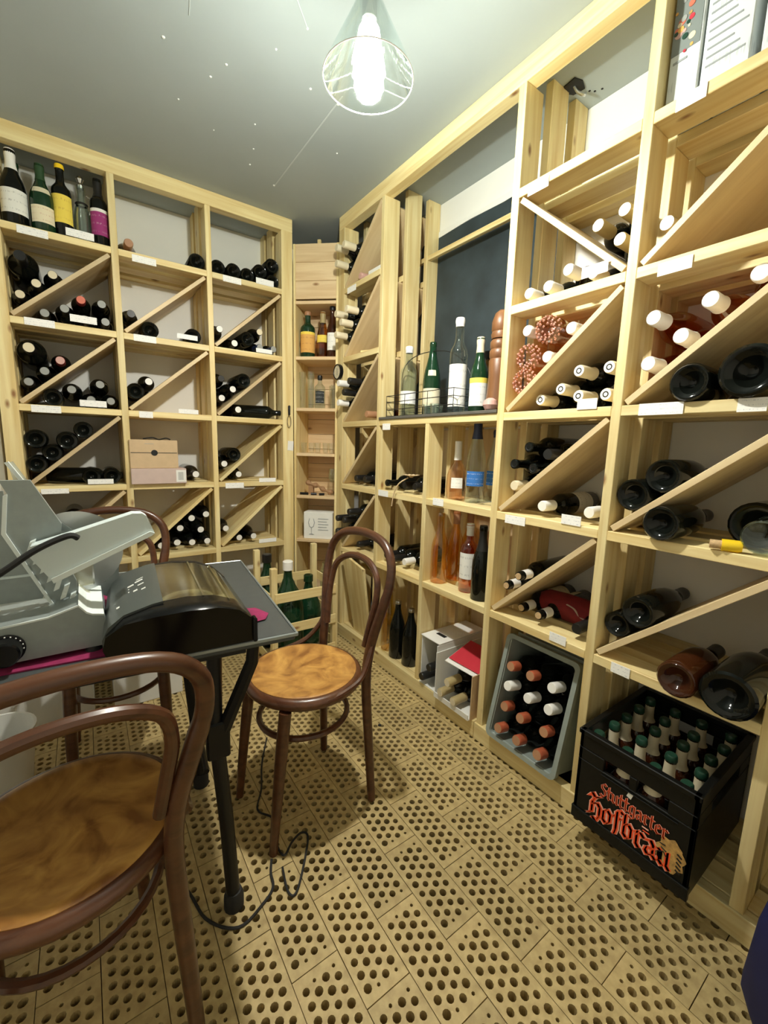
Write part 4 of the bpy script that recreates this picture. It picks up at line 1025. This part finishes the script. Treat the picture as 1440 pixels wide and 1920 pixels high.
standing(0, -.075, 2.415, z1, 'green bottle with oval cream food label, top left shelf', [('label_food', (.03, .095), 1.1), ('label_cream', (.145, .165), .9)], prof=P_(.041, .262, 'u'), glass='glass_green', capm='stem_green', capz=.2, group=g1)
standing(0, -.008, 2.425, z1, 'dark bottle with big yellow label and yellow cap, top left shelf', 'label_yellow', prof=P_(.0355, .29, 'b'), glass='glass_black', capm='cap_yellow', capz=.272, lz=(.055, .165), group=g1)
standing(0, .123, 2.415, z1, 'slim dark bottle with purple label, right end of top left shelf', [('label_purple', (.04, .135), 1.2), ('label_white', (.135, .148), 1.2)], prof=P_(.033, .275, 'b'), glass='glass_black', capm='cap_black', capz=.2, group=g1)
dc = thing('glass_decanter', 'clear glass decanter with handle between yellow and purple label bottles', 'decanter', (.062, 2.44, z1))
pobj('glass_body', lathe([(0, .003), (.034, 0), (.036, .01), (.034, .11), (.03, .14), (.018, .17), (.015, .2), (.02, .235), (.018, .235), (.013, .2), (.016, .17), (.028, .138), (.031, .11), (.032, .012), (0, .008)], 24), 'glass_clear', dc)
pobj('handle', tube(smoothpts([(.02, -.012, .2), (.036, -.02, .185), (.032, -.02, .15), (.026, -.015, .125)]), .004, 8), 'silver', dc)
pobj('stopper', lathe([(0, .225), (.012, .228), (.014, .24), (.008, .25), (.015, .265), (.010, .275), (0, .276)], 16), 'silver', dc)
pobj('collar', tube([(.021 * math.cos(a), .021 * math.sin(a), .165) for a in [2 * PI * i / 20 for i in range(20)]], .004, 6, True), 'wire', dc)
# bottles lying across cells of the back rack
def lying(kind, p, d, label, name='wine_bottle'): return put_bottle(kind, p, d, label, 'bottle', None, 1.0, name)
lying('bdx:blk', (-.145, 2.52, ZB[3] + .038), (1, -.25, 0.0), 'dark bottle lying sideways below diagonal, back rack left column fourth shelf')
lying('bdx:open', (.70, 2.50, ZB[2] + .038), (1, -.35, 0), 'dark bottle lying sideways with open mouth, back rack right column third shelf')
# kraft box pair in the middle column
kb = thing('wine_carton', 'kraft wine box with black round seal in back rack middle column', 'box', (.281, 2.5, 1.0085))
bb('carton_body', .176, .386, 2.355, 2.66, 1.0085, 1.147, 'kraft', kb, .002)
bb('slit', .18, .382, 2.3542, 2.356, 1.083, 1.086, 'print_black', kb, .0002); bb('print_line', .24, .28, 2.3542, 2.356, 1.127, 1.129, 'print_grey', kb, .0002)
pobj('round_seal', lathe([(.0, .001), (.0145, .001), (.0145, -.001)], 24), 'print_black', kb, Vector((.281, 2.3545, 1.0845)) - kb.location, (PI / 2, 0, 0))
pb = thing('wine_carton', 'flat pinkish carton with white barcode under the kraft box', 'box', (.3, 2.5, .9323))
bb('carton_body', .176, .42, 2.345, 2.66, .9323, 1.008, 'pink_card', pb, .002); bb('barcode_sticker', .372, .418, 2.3442, 2.346, .94, 1.0, 'white_card', pb, .0002)
for i in range(6): bb('barcode_bar', .382 + .004 * i, .384 + .004 * i, 2.3435, 2.345, .95, .99, 'print_grey', pb, .0001)
pobj('cable_tie', tube(smoothpts([(.24, 2.40, 1.152), (.28, 2.39, 1.158), (.31, 2.41, 1.15), (.34, 2.395, 1.157), (.36, 2.40, 1.151)]), .0035, 6), 'black_rubber'); tag(bpy.data.objects['cable_tie'], 'black strap lying on top of the kraft wine box', 'strap')

# ---- right rack: counter
ZT = ZR[2] + .0125
wb = thing('wire_basket', 'black wire bottle basket on the counter left of the green bottle', 'basket', (1.3, 1.6, ZT))
def rect(z, x0, x1, y0, y1, r_=.0018): return pobj('wire_ring', tube([(x0, y0, z), (x1, y0, z), (x1, y1, z), (x0, y1, z)], r_, 6, True), 'wire', wb)
for z in (.003, .035, .07, .10): rect(z, -.07, .12, -.33, .135)
for y in (-.33, -.25, -.17, -.09, -.01, .07, .135):
    pobj('upright_wire', tube([(-.07, y, 0.002), (-.07, y, .10)], .0015, 5), 'wire', wb); pobj('upright_wire', tube([(.12, y, 0.002), (.12, y, .10)], .0015, 5), 'wire', wb)
pobj('basket_handle', tube(smoothpts([(.02, .135, .10), (.02, .12, .24), (.02, .0, .29), (.02, -.2, .27), (.02, -.32, .18), (.02, -.33, .10)]), .002, 6), 'wire', wb)
bt = 'bottles on the counter'
standing(0, 1.315, 1.675, ZT + .005, 'clear bottle with pink liquid and white label in the wire basket', 'label_white', prof=P_(.039, .33, 'b', .017), glass='glass_greyclear', capm='cap_white', capz=.30, lz=(.06, .12), group=bt)
standing(0, 1.33, 1.52, ZT + .005, 'green champagne bottle with cream label and seal in the basket', [('label_cream', (.04, .12), 1.2), ('cap_cream', (.175, .20), .5)], prof=P_(.040, .325, 'c'), glass='glass_green', capm='glass_deepgreen', capz=.2, group=bt)
standing(0, 1.295, 1.318, ZT, 'tall clear glass bottle with white label standing on the counter', 'label_white', prof=P_(.037, .385, 'b', .017), glass='glass_greyclear', capm='cap_white', capz=.35, lz=(.03, .2), group=bt)
standing(0, 1.33, 1.232, ZT, 'dark bottle with yellow band behind the tall clear bottle', [('label_white', (.03, .12), 1.2), ('label_yellow', (.12, .14), 1.25)], prof=P_(.037, .30, 'u'), glass='glass_green', capm='cap_cream', capz=.24, group=bt)
standing(0, 1.40, 1.255, ZT, 'amber liqueur bottle half hidden behind the dark one', 'label_yellow', prof=P_(.036, .26, 'b'), glass='glass_amber', capm='cap_black', capz=.23, lz=(.08, .15), group=bt)
pm = thing('pepper_mill', 'tall turned wooden pepper mill beside the tall column post', 'pepper mill', (1.31, 1.115, ZT))
pobj('mill_body', lathe([(0, 0), (.043, 0), (.044, .02), (.041, .05), (.037, .13), (.039, .19), (.035, .197), (.0385, .205), (.0385, .225), (.034, .232), (.0375, .24), (.0375, .258), (.032, .266), (0, .268)], 28), 'mill_z', pm)
pobj('mill_head', lathe([(0, .268), (.034, .27), (.037, .285), (.033, .295), (.036, .30), (.036, .33), (.026, .36), (.012, .372), (0, .375)], 28), 'mill_z', pm)
pobj('wood_ball', lathe([(0, 0), (.02, .005), (.028, .02), (.024, .036), (.01, .045), (0, .046)], 16), 'cap_pink', None, (1.235, 1.08, ZT)); tag(bpy.data.objects['wood_ball'], 'small pale pink round jar at foot of pepper mill', 'jar')
for i, (x, y) in enumerate([(1.24, 1.44), (1.27, 1.40), (1.235, 1.385)]):
    o = pobj('glass_tumbler', lathe([(0, .004), (.017, 0), (.02, .045), (.0185, .045), (.016, .006), (0, .006)], 16), 'glass_clear', None, (x, y, ZT)); tag(o, 'tiny clear shot glass on the counter, %s from left' % ordw(i), 'glass', 'shot glasses on the counter')
# ---- right rack: bottle column
za, zb_ = ZR[3], ZR[4]
standing(0, 1.33, 1.325, za, 'squat rose bottle with round white label and white neck', [('label_white', (.05, .095), .55)], prof=[(0, .002), (.036, 0), (.042, .008), (.046, .05), (.044, .1), (.034, .135), (.018, .16), (.0145, .18), (.0145, .25)], glass='glass_rose', capm='cap_white', capz=.17, group='bottles in the bay under the counter')
for i, (x, y, h) in enumerate([(1.315, 1.205, .335), (1.43, 1.20, .30)]):
    standing(0, x, y, za, ['front clear water bottle with blue print and dark blue cap', 'rear clear water bottle with blue print and dark blue cap'][i], [('label_blue', (.07, .13), 1.0)], prof=P_(.040, h, 'c', .0155), glass='glass_blueish', capm='cap_blue', capz=h - (.075 if i == 0 else .03), group='bottles in the bay under the counter')
tm = thing('red_ornament', 'small red glossy ornament at right of the blue-print bottles', 'ornament', (1.30, 1.055, za))
pobj('ball', lathe([(0, 0), (.016, .004), (.022, .02), (.016, .035), (0, .039)], 16), 'red_card', tm); pobj('stem', tube([(0, .018, .02), (-.02, .08, .008), (-.02, .1, .004)], .0025, 6), 'silver', tm)
for i, (x, y) in enumerate([(1.268, 1.345), (1.355, 1.335), (1.44, 1.33)]):
    standing(0, x, y, zb_, 'orange liquid bottle without label, %s from the front' % ordw(i), None, prof=P_(.038, .315, 'u', .0145), glass='glass_orange', capm=['glass_clear', 'cap_copper', 'cap_copper'][i], capz=.26 if i else .3, group='bottles on the fifth shelf under counter')
standing(0, 1.29, 1.19, zb_, 'red wine-coloured bottle with white label and white capsule', 'label_white', prof=P_(.0375, .29, 'b'), glass='glass_redrose', capm='cap_white', capz=.24, lz=(.06, .17), group='bottles on the fifth shelf under counter')
standing(0, 1.262, 1.095, zb_, 'dark bottle with black capsule beside tall column post', None, prof=P_(.0375, .30, 'u'), glass='glass_black', capm='cap_black', capz=.2, group='bottles on the fifth shelf under counter')
# ---- narrow column extras
df = thing('dried_flower', 'dried pale flower head lying on the narrow column bottles', 'flower', (1.25, 1.545, ZR[3] + .077))
for i in range(11):
    a = 2 * PI * i / 11; pobj('petal', prism([(0, -.004), (.03, -.009), (.042, 0), (.03, .009), (0, .004)], 0, .0015, 'z'), 'dry_flower', df, (0, 0, .004), (0, -.25, a), 0)
pobj('flower_heart', lathe([(0, .0), (.01, .002), (.009, .009), (0, .012)], 12), 'cork', df)
pobj('stem', tube(smoothpts([(-.01, .01, .0), (-.05, .03, -.03), (-.058, .055, -.08), (-.058, .07, -.14)]), .003, 6), 'dry_flower', df)
standing(0, 1.262, 1.625, .0705, 'black standing bottle under narrow column, left of two', None, prof=P_(.042, .30, 'c'), glass='glass_black', capm='silver', capz=.285, group='standing bottles under the narrow column')
standing(0, 1.268, 1.525, .0705, 'black standing bottle under narrow column, right of two', None, prof=P_(.042, .29, 'c'), glass='glass_black', capm='silver', capz=.275, group='standing bottles under the narrow column')
standing(0, 1.275, 1.715, .0705, 'yellow liquid bottle under narrow column', None, prof=P_(.042, .34, 'u'), glass='glass_yellow', capm='cap_cream', capz=.32, group='standing bottles under the narrow column')
lb = tag(pobj('leaning_board', prism([(-.09, 0), (.075, 0), (.09, .42), (-.13, .47)], 0, .014, 'y'), 'pine_z', None, (1.24, 1.93, .0705), Matrix.Rotation(-PI / 2 , 3, 'Z') @ Matrix.Rotation(.14, 3, 'X') , 0), 'yellowish pine board leaning in the corner column near the floor', 'board')
# ---- open white carton lying in the bottle column
wc = thing('bottle_carton', 'open white carton on its side with dark bottles, under the bottle column', 'box', (1.2, 1.33, .0705))
bb('side_panel', 1.215, 1.50, 1.374, 1.379, .0705, .30, 'white_card', wc); bb('side_panel', 1.20, 1.50, 1.255, 1.26, .0705, .295, 'white_card', wc)
bb('bottom_panel', 1.205, 1.50, 1.26, 1.374, .0705, .0745, 'white_card', wc, .0008); bb('top_panel', 1.21, 1.50, 1.255, 1.379, .297, .302, 'white_card', wc, .001); bb('back_panel', 1.496, 1.50, 1.26, 1.374, .0745, .297, 'white_card', wc, .001)
bb('hand_hole', 1.27, 1.29, 1.29, 1.345, .3015, .3028, 'print_black', wc, .0004)
for i in range(7): bb('side_print', 1.2040 + .012 * 0, 1.2045, 1.2535 - .0, 1.2545, .1 + .02 * i, .112 + .02 * i, 'print_grey', wc, .0001)
put_bottle('bdx:blk', (1.49, 1.335, .1125), (-1, .03, 0), 'dark bottle lying in open white carton, left one', 'bottle'); 
put_bottle('bdx:blk', (1.52 - .03, 1.297, .1774), (-1, 0, 0), 'dark bottle lying in open white carton, upper right one', 'bottle')
w2 = thing('bottle_carton', 'low white carton with red flap beside the tall column post', 'box', (1.2, 1.14, .0705))
bb('side_panel', 1.19, 1.48, 1.248, 1.252, .0705, .27, 'white_card', w2, .001); bb('side_panel', 1.19, 1.48, 1.04, 1.044, .0705, .26, 'kraft', w2, .001)
bb('bottom_panel', 1.185, 1.48, 1.044, 1.248, .0705, .0745, 'white_card', w2, .0008); bb('front_lip', 1.181, 1.185, 1.044, 1.248, .0705, .095, 'white_card', w2, .0008)
fp = cbox('red_flap', (1.30, 1.13, .275), (.17, .15, .004), 'red_card', w2, .001, (.12, -.12, .2)); cbox('white_sheet', (1.29, 1.135, .267), (.19, .15, .004), 'white_card', w2, .001, (.12, -.12, .2))
for i, (y, z) in enumerate([(1.203, .1125), (1.1255, .1125), (1.164, .178)]):
    put_bottle('bdx:gold', (1.475, y, z), (-1, 0, 0), 'gold-capped bottle in low white carton, %s' % ['left lower', 'right lower', 'upper'][i], 'bottle', None, i)
# ---- red bag on the fifth shelf of the tall column
rb = thing('gift_bag', 'dark red cloth bottle bag with pale print on tall column fifth shelf', 'bag', (1.37, .76, ZR[4]))
BGP = [(0, -.135), (.028, -.13), (.046, -.10), (.052, -.03), (.05, .05), (.038, .10), (.02, .125), (.026, .15), (.0, .152)]
v, f = lathe(BGP, 18); v = [(p[0] * (1 + .06 * math.sin(5 * p[2] * 40 + 3 * math.atan2(p[1], p[0]))), p[1] * .92, p[2]) for p in v]
pobj('bag_body', (v, f), 'red_cloth', rb, (0, 0, .049), Matrix.Rotation(PI / 2, 3, 'X') @ Matrix.Rotation(0, 3, 'Y'), 60)
pobj('print_band', tube(smoothpts([(-.044, .0, .075), (-.05, -.03, .07), (-.047, -.05, .05), (-.045, -.075, .045), (-.03, -.09, .06), (-.02, -.1, .075)]), .0045, 6, False, .4), 'cream_print', rb)
pobj('print_band', boxat(-.043, -.038, -.02, .03, .072, .082), 'cream_print', rb, (0, 0, 0), (.0, .25, 0), 0)
# ---- yellow-capped neck and glass in the nearest column
yb = thing('bottle_stopper', 'yellow bottle stopper lying on nearest column fourth shelf', 'stopper', (1.215, .318, ZR[3] + .0145), Matrix.Rotation(.35, 3, 'Z'))
pobj('stopper_cap', tube([(0, -.026, 0), (0, -.02, 0), (0, .012, 0)], [.012, .0142, .0142], 14), 'cap_yellow', yb); pobj('stopper_cork', tube([(0, .012, 0), (0, .034, -.0)], .0105, 12), 'cork', yb)
tg = thing('drinking_glass', 'clear drinking glass lying base outward on nearest column fourth shelf', 'glass', (1.213, .262, ZR[3] + .0445), Matrix.Rotation(PI / 2, 3, 'Y'))
pobj('glass_cup', lathe([(0, .012), (.02, .004), (.034, .0), (.038, .004), (.043, .085), (.0415, .085), (.036, .01), (0, .018)], 28), 'glass_greyclear', tg)
pobj('glass_base_ring', tube([(.035 * math.cos(a), .035 * math.sin(a), .001) for a in [2 * PI * i / 28 for i in range(28)]], .002, 6, True), 'glass_greyclear', tg)
# ---- brochures / cartons on the top shelf of the nearest column
b1 = thing('printed_carton', 'white carton with colourful photo on top shelf of nearest column', 'box', (1.3, .53, ZR[0] + .001))
bb('carton_body', 1.245, 1.36, .522, .588, ZR[0] + .001, 2.335, 'brochure', b1, .002)
bb('photo_print', 1.2438, 1.2455, .526, .587, ZR[0] + .125, ZR[0] + .29, 'slicer_dark', b1, .0003)
random.seed(5)
for k in range(22):
    y = .557 + random.gauss(0, .011); z = .185 + random.gauss(0, .032); s = random.uniform(.003, .0085); y = min(max(y, .527 + s), .586 - s); mname = ['cap_cream', 'cap_pink', 'cap_red', 'label_orange', 'red_card', 'cap_green', 'print_gold', 'cap_grey'][k % 8]
    pobj('photo_detail', lathe([(0, .0008 + .00005 * k), (s, .0008 + .00005 * k), (s, 0)], 12), mname, b1, Vector((1.2438, y, ZR[0] + z)) - b1.location, (0, -PI / 2, 0))
bb('print_line', 1.2435, 1.2455, .55, .58, ZR[0] + .105, ZR[0] + .11, 'print_grey', b1, .0002)
b2 = thing('printed_carton', 'white carton covered in small grey text on nearest column top shelf', 'box', (1.3, .46, ZR[0] + .001))
bb('carton_body', 1.25, 1.37, .425, .518, ZR[0] + .001, 2.335, 'brochure', b2, .002)
for i in range(13): bb('text_line', 1.249, 1.2505, .435 + .012 * (i % 3), .51, ZR[0] + .06 + .018 * i, ZR[0] + .064 + .018 * i, 'print_grey', b2, .0002)
b3 = thing('printed_carton', 'white carton with red top edge on nearest column top shelf', 'box', (1.3, .34, ZR[0] + .001))
bb('carton_body', 1.25, 1.37, .30, .405, ZR[0] + .001, 2.25, 'brochure', b3, .002); bb('red_band', 1.2488, 1.2505, .302, .403, 2.12, 2.16, 'red_card', b3, .0003)
# ---- sticks, stray paper in the corner column
tag(cbox('wooden_stick', (1.27, 1.88, ZR[1] + .007), (.012, .2, .012), 'pine', None, .001, (0, 0, .5)), 'thin wooden stick on the corner column second shelf', 'stick')
tag(cbox('paper_sheet', (1.26, 1.86, ZR[0] + .016), (.06, .13, .03), 'white_card', None, .001), 'small white carton on the corner column top shelf', 'box')

# ================================================================== corner shelf unit
CA = math.atan2(-.18, .1935); cu = thing('corner_shelf', 'narrow pine corner shelf between the two wine racks', 'shelf', (1.1107, 2.28, 0), (0, 0, CA))
def cub(name, x0, x1, y0, y1, z0, z1, mat='box_pine_x', ch=.0015): return bb(name, x0, x1, y0, y1, z0, z1, mat, cu, ch, True)
cub('side_board', -.131, -.117, .004, .24, 0, 2.238, 'pine_z'); cub('side_board', .117, .131, .004, .24, 0, 2.238, 'pine_z')
for i in range(24): cub('back_plank', -.117, .117, .232, .24, .01 + i * .0925, .01 + i * .0925 + .0905)
for i in range(3): cub('front_plank', -.117, .117, .006, .02, 1.952 + i * .0955, 1.952 + i * .0955 + .0945)
SHZ = [1.943, 1.643, 1.356, 1.095, .842, .574]
for z in SHZ: cub('shelf_board', -.117, .117, .006, .232, z - .018, z)
cub('corner_post', -.02, .0, .1, .12, 2.238, 2.30, 'pine_z')
def CU(x, y, z): return Vector((1.1107, 2.28, 0)) + Matrix.Rotation(CA, 3, 'Z') @ Vector((x, y, z))
p = CU(-.07, .08, 1.643); standing(0, p.x, p.y, p.z, 'green liqueur bottle with orange label on corner shelf', [('label_orange', (.03, .13), 1.3), ('label_yellow', (.13, .145), 1.3)], prof=P_(.042, .262, 'b', .016), glass='glass_green', capm='cap_copper', capz=.24, group='liqueur bottles on the corner shelf')
p = CU(.018, .09, 1.643); standing(0, p.x, p.y, p.z, 'golden liqueur bottle with yellow band in middle of corner shelf', [('label_yellow', (.09, .13), 1.3)], prof=P_(.034, .262, 'u', .015), glass='glass_amber', capm='cap_gold', capz=.2, group='liqueur bottles on the corner shelf')
p = CU(.083, .06, 1.643); standing(0, p.x, p.y, p.z, 'brown liqueur bottle with white oval label on corner shelf', [('label_white', (.04, .135), 1.0)], prof=P_(.033, .282, 'u', .014), glass='glass_brown', capm='cap_black', capz=.26, group='liqueur bottles on the corner shelf')
def tumbler(x, y, z, r_, h, lab, grp, nm='drinking_glass'):
    p = CU(x, y, z); o = pobj(nm, lathe([(0, .006), (r_ * .8, 0), (r_, h), (r_ - .0015, h), (r_ * .8 - .0015, .008), (0, .01)], 18), 'glass_thin', None, p); tag(o, lab, 'glass', grp)
for i, (x, y) in enumerate([(-.095, .06), (-.058, .10), (-.04, .05), (.07, .12), (.095, .07)]): tumbler(x, y, 1.356, .02, .21 if i < 3 else .14, 'tall clear glass on corner shelf second board, %s from left' % ordw(i), 'tall glasses on the corner shelf')
p = CU(.01, .06, 1.356); standing(0, p.x, p.y, p.z, 'small clear bottle with dark square label on corner shelf', [('label_dark', (.03, .1), .9)], prof=P_(.031, .19, 'b', .012), glass='glass_greyclear', capm='cap_black', capz=.165)
for i in range(5): tumbler(-.088 + .043 * i, .06 + .02 * (i % 2), 1.095, .019, .062, 'small clear tumbler on corner shelf third board, %s from left' % ordw(i), 'small tumblers on the corner shelf')
p = CU(.0, .1, .842); cs = thing('carved_wood_piece', 'curved brown carved wood piece lying on corner shelf', 'carving', p, (0, 0, CA))
pobj('carving', tube(smoothpts([(-.085, .0, .075), (-.05, -.01, .062), (-.01, .0, .05), (.03, -.01, .03), (.07, .0, .016), (.1, .01, .012)]), [.009] + [.012 + .006 * math.sin(i * .9) for i in range(29)] + [.010], 8), 'tan_leather', cs); pobj('prop_block', boxat(-.07, -.04, -.01, .02, 0, .058), 'tan_leather', cs, smooth=0)
for i, (x, l) in enumerate([(-.08, .05), (-.02, .035), (.03, .03)]):
    p = CU(x, .04, .842); o = thing('corkscrew', 'small metal corkscrew on corner shelf fourth board, %s from left' % ordw(i), 'corkscrew', p, (0, 0, CA + .3 * i), 'corkscrews on the corner shelf')
    pobj('handle', tube([(-l / 2, 0, .008), (l / 2, 0, .008)], .0075, 8), 'black_plastic', o); pobj('worm', tube([(l / 2 * math.cos(k) * .2, .004 + .004 * k, .008 + .003 * math.sin(3 * k)) for k in [j * .4 for j in range(12)]], .0016, 5), 'steel', o)
p = CU(.085, .1, .842); wg = thing('wine_glass', 'clear wine glass standing on corner shelf beside the carving', 'glass', p)
pobj('bowl', lathe([(.003, .07), (.02, .08), (.03, .11), (.026, .16), (.0245, .16), (.028, .11), (.019, .083), (0, .074)], 20), 'glass_clear', wg); pobj('stem', lathe([(.0, .0), (.028, .0), (.028, .002), (.004, .006), (.003, .072)], 16), 'glass_clear', wg)
p = CU(.012, .075, .5745); gb = thing('glassware_carton', 'white carton with printed wine glass at bottom of corner shelf', 'box', p, (0, 0, CA))
bb('carton_body', -.09, .09, -.05, .05, 0, .165, 'white_card', gb, .002, True)
pobj('glass_print', prism([(-.055, .125), (-.062, .10), (-.055, .075), (-.043, .066), (-.042, .032), (-.056, .028), (-.056, .025), (-.026, .025), (-.026, .028), (-.04, .032), (-.039, .066), (-.027, .075), (-.02, .10), (-.027, .125), (-.03, .125), (-.024, .10), (-.03, .078), (-.041, .07), (-.052, .078), (-.058, .10), (-.052, .125)], -.0515, -.0505, 'y'), 'print_grey', gb, smooth=0)
for i in range(5): bb('text_line', .0, .065 - .01 * (i % 2), -.0515, -.0505, .055 + .017 * i, .059 + .017 * i, 'print_grey', gb, .0002, True)
# thermometer disc on the post, opener and tag on the other
p = Vector((XR - .002, 2.165, 1.553)); th = thing('round_thermometer', 'round dial thermometer hanging on post beside corner shelf', 'thermometer', p, (0, -PI / 2, 0))
pobj('case', lathe([(0, -.0015), (.04, -.0015), (.042, .004), (.042, .018), (.038, .02), (.036, .016)], 28), 'black_plastic', th); pobj('dial', lathe([(.0365, .0155), (0, .0155)], 28), 'label_cream', th); pobj('needle', boxat(-.02, .02, -.0012, .0012, .016, .017), 'print_black', th, smooth=0)
p = Vector((.985, YB - .002, 1.31)); op = thing('bottle_opener', 'bottle opener with black handle hanging on back rack end post', 'opener', p)
pobj('handle', lathe([(0, .0), (.006, .002), (.007, .05), (.004, .055), (0, .055)], 10), 'black_plastic', op, (0, -.008, 0)); pobj('opener_loop', tube([(.011 * math.cos(a), -.006, -.035 + .033 * math.sin(a)) for a in [2 * PI * i / 20 for i in range(20)]], .0025, 6, True), 'silver', op)
tag(cbox('paper_note', (.995, YB - .0015, 1.135), (.035, .0015, .055), 'white_card', None, .0003, (0, .06, 0)), 'small white paper note on back rack end post', 'note')

# ================================================================== demijohn crate
dj = thing('demijohn_crate', 'open pine slat crate holding green demijohns in front of corner shelf', 'crate', (.875, 2.03, 0), (0, 0, -.02))
def djb(name, *a): return bb(name, *a, 'pine', dj, .0015, True)
for x in (-.165, .165):
    for y in (-.13, .13): djb('corner_post', x - .015, x + .015, y - .015, y + .015, 0, .55 if y < 0 else .585)
for z in (.05, .21, .375):
    djb('slat', -.165, .165, -.152, -.1455, z, z + .05); djb('slat', -.165, .165, .1455, .152, z, z + .05)
    djb('slat', -.187, -.1805, -.13, .13, z, z + .05); djb('slat', .1805, .187, -.13, .13, z, z + .05)
for i in range(4): djb('floor_slat', -.165, .165, -.115 + .06 * i, -.07 + .06 * i, .012, .022)
def demijohn(x, y, lab, z=.0225, s=1.0, capm='cap_white', zs=1.0):
    t_ = thing('demijohn', lab, 'demijohn', (x, y, z), None, 'demijohns in the pine crate')
    pobj('glass_body', lathe([(0, .004), (.06 * s, 0), (.078 * s, .02), (.083 * s, .10), (.083 * s, .24), (.078 * s, .31), (.062 * s, .36), (.04 * s, .40), (.024, .44), (.02, .48), (.024, .485), (.024, .50), (0, .50)], 28), 'glass_deepgreen', t_, smooth=60)
    pobj('cap', lathe([(.026, .485), (.026, .528), (.022, .532), (0, .532)], 18), capm, t_); t_.scale = (1, 1, zs)
demijohn(.815, 1.985, 'green demijohn with white cap in the pine crate'); demijohn(.965, 2.06, 'green demijohn without white cap at right in the pine crate', s=.85, capm='glass_green', zs=.78)
demijohn(.80, 2.20 + .05, 'dark green demijohn behind the pine crate', z=0.0, capm='cap_black')
jr = thing('glass_jar', 'clear preserving jar with wooden lid strip standing beside the demijohns', 'jar', (1.12, 2.115, 0))
pobj('jar_body', lathe([(0, .004), (.045, 0), (.05, .01), (.05, .42), (.04, .45), (.04, .47), (.038, .47), (.038, .45), (.047, .42), (.047, .012), (0, .008)], 20), 'glass_clear', jr); pobj('wood_strip', boxat(-.06, .06, -.006, .006, .47, .50), 'pine_x', jr, (0, 0, 0), (0, .5, -.7), 0)
# blue sack at the right frame edge
bs = thing('blue_bag', 'dark blue cloth bag standing at the right end of plinth', 'bag', (1.30, .04, 0))
v, f = lathe([(0, 0), (.12, .005), (.135, .05), (.13, .2), (.115, .34), (.09, .40), (.05, .38), (0, .37)], 24); v = [(p[0] * (1 + .05 * math.sin(7 * math.atan2(p[1], p[0]) + p[2] * 9)), p[1] * (1 + .06 * math.sin(5 * math.atan2(p[1], p[0]) - p[2] * 12)), p[2]) for p in v]
bs.location = (1.085, .002, 0); bs.scale = (1, 1, 1.15); pobj('bag_body', (v, f), 'blue_cloth', bs, smooth=60); pobj('bag_handle', tube(smoothpts([(-.06, 0, .38), (-.05, 0, .47), (0, 0, .5), (.05, 0, .47), (.06, 0, .38)]), .008, 8, False, .4), 'blue_cloth', bs)
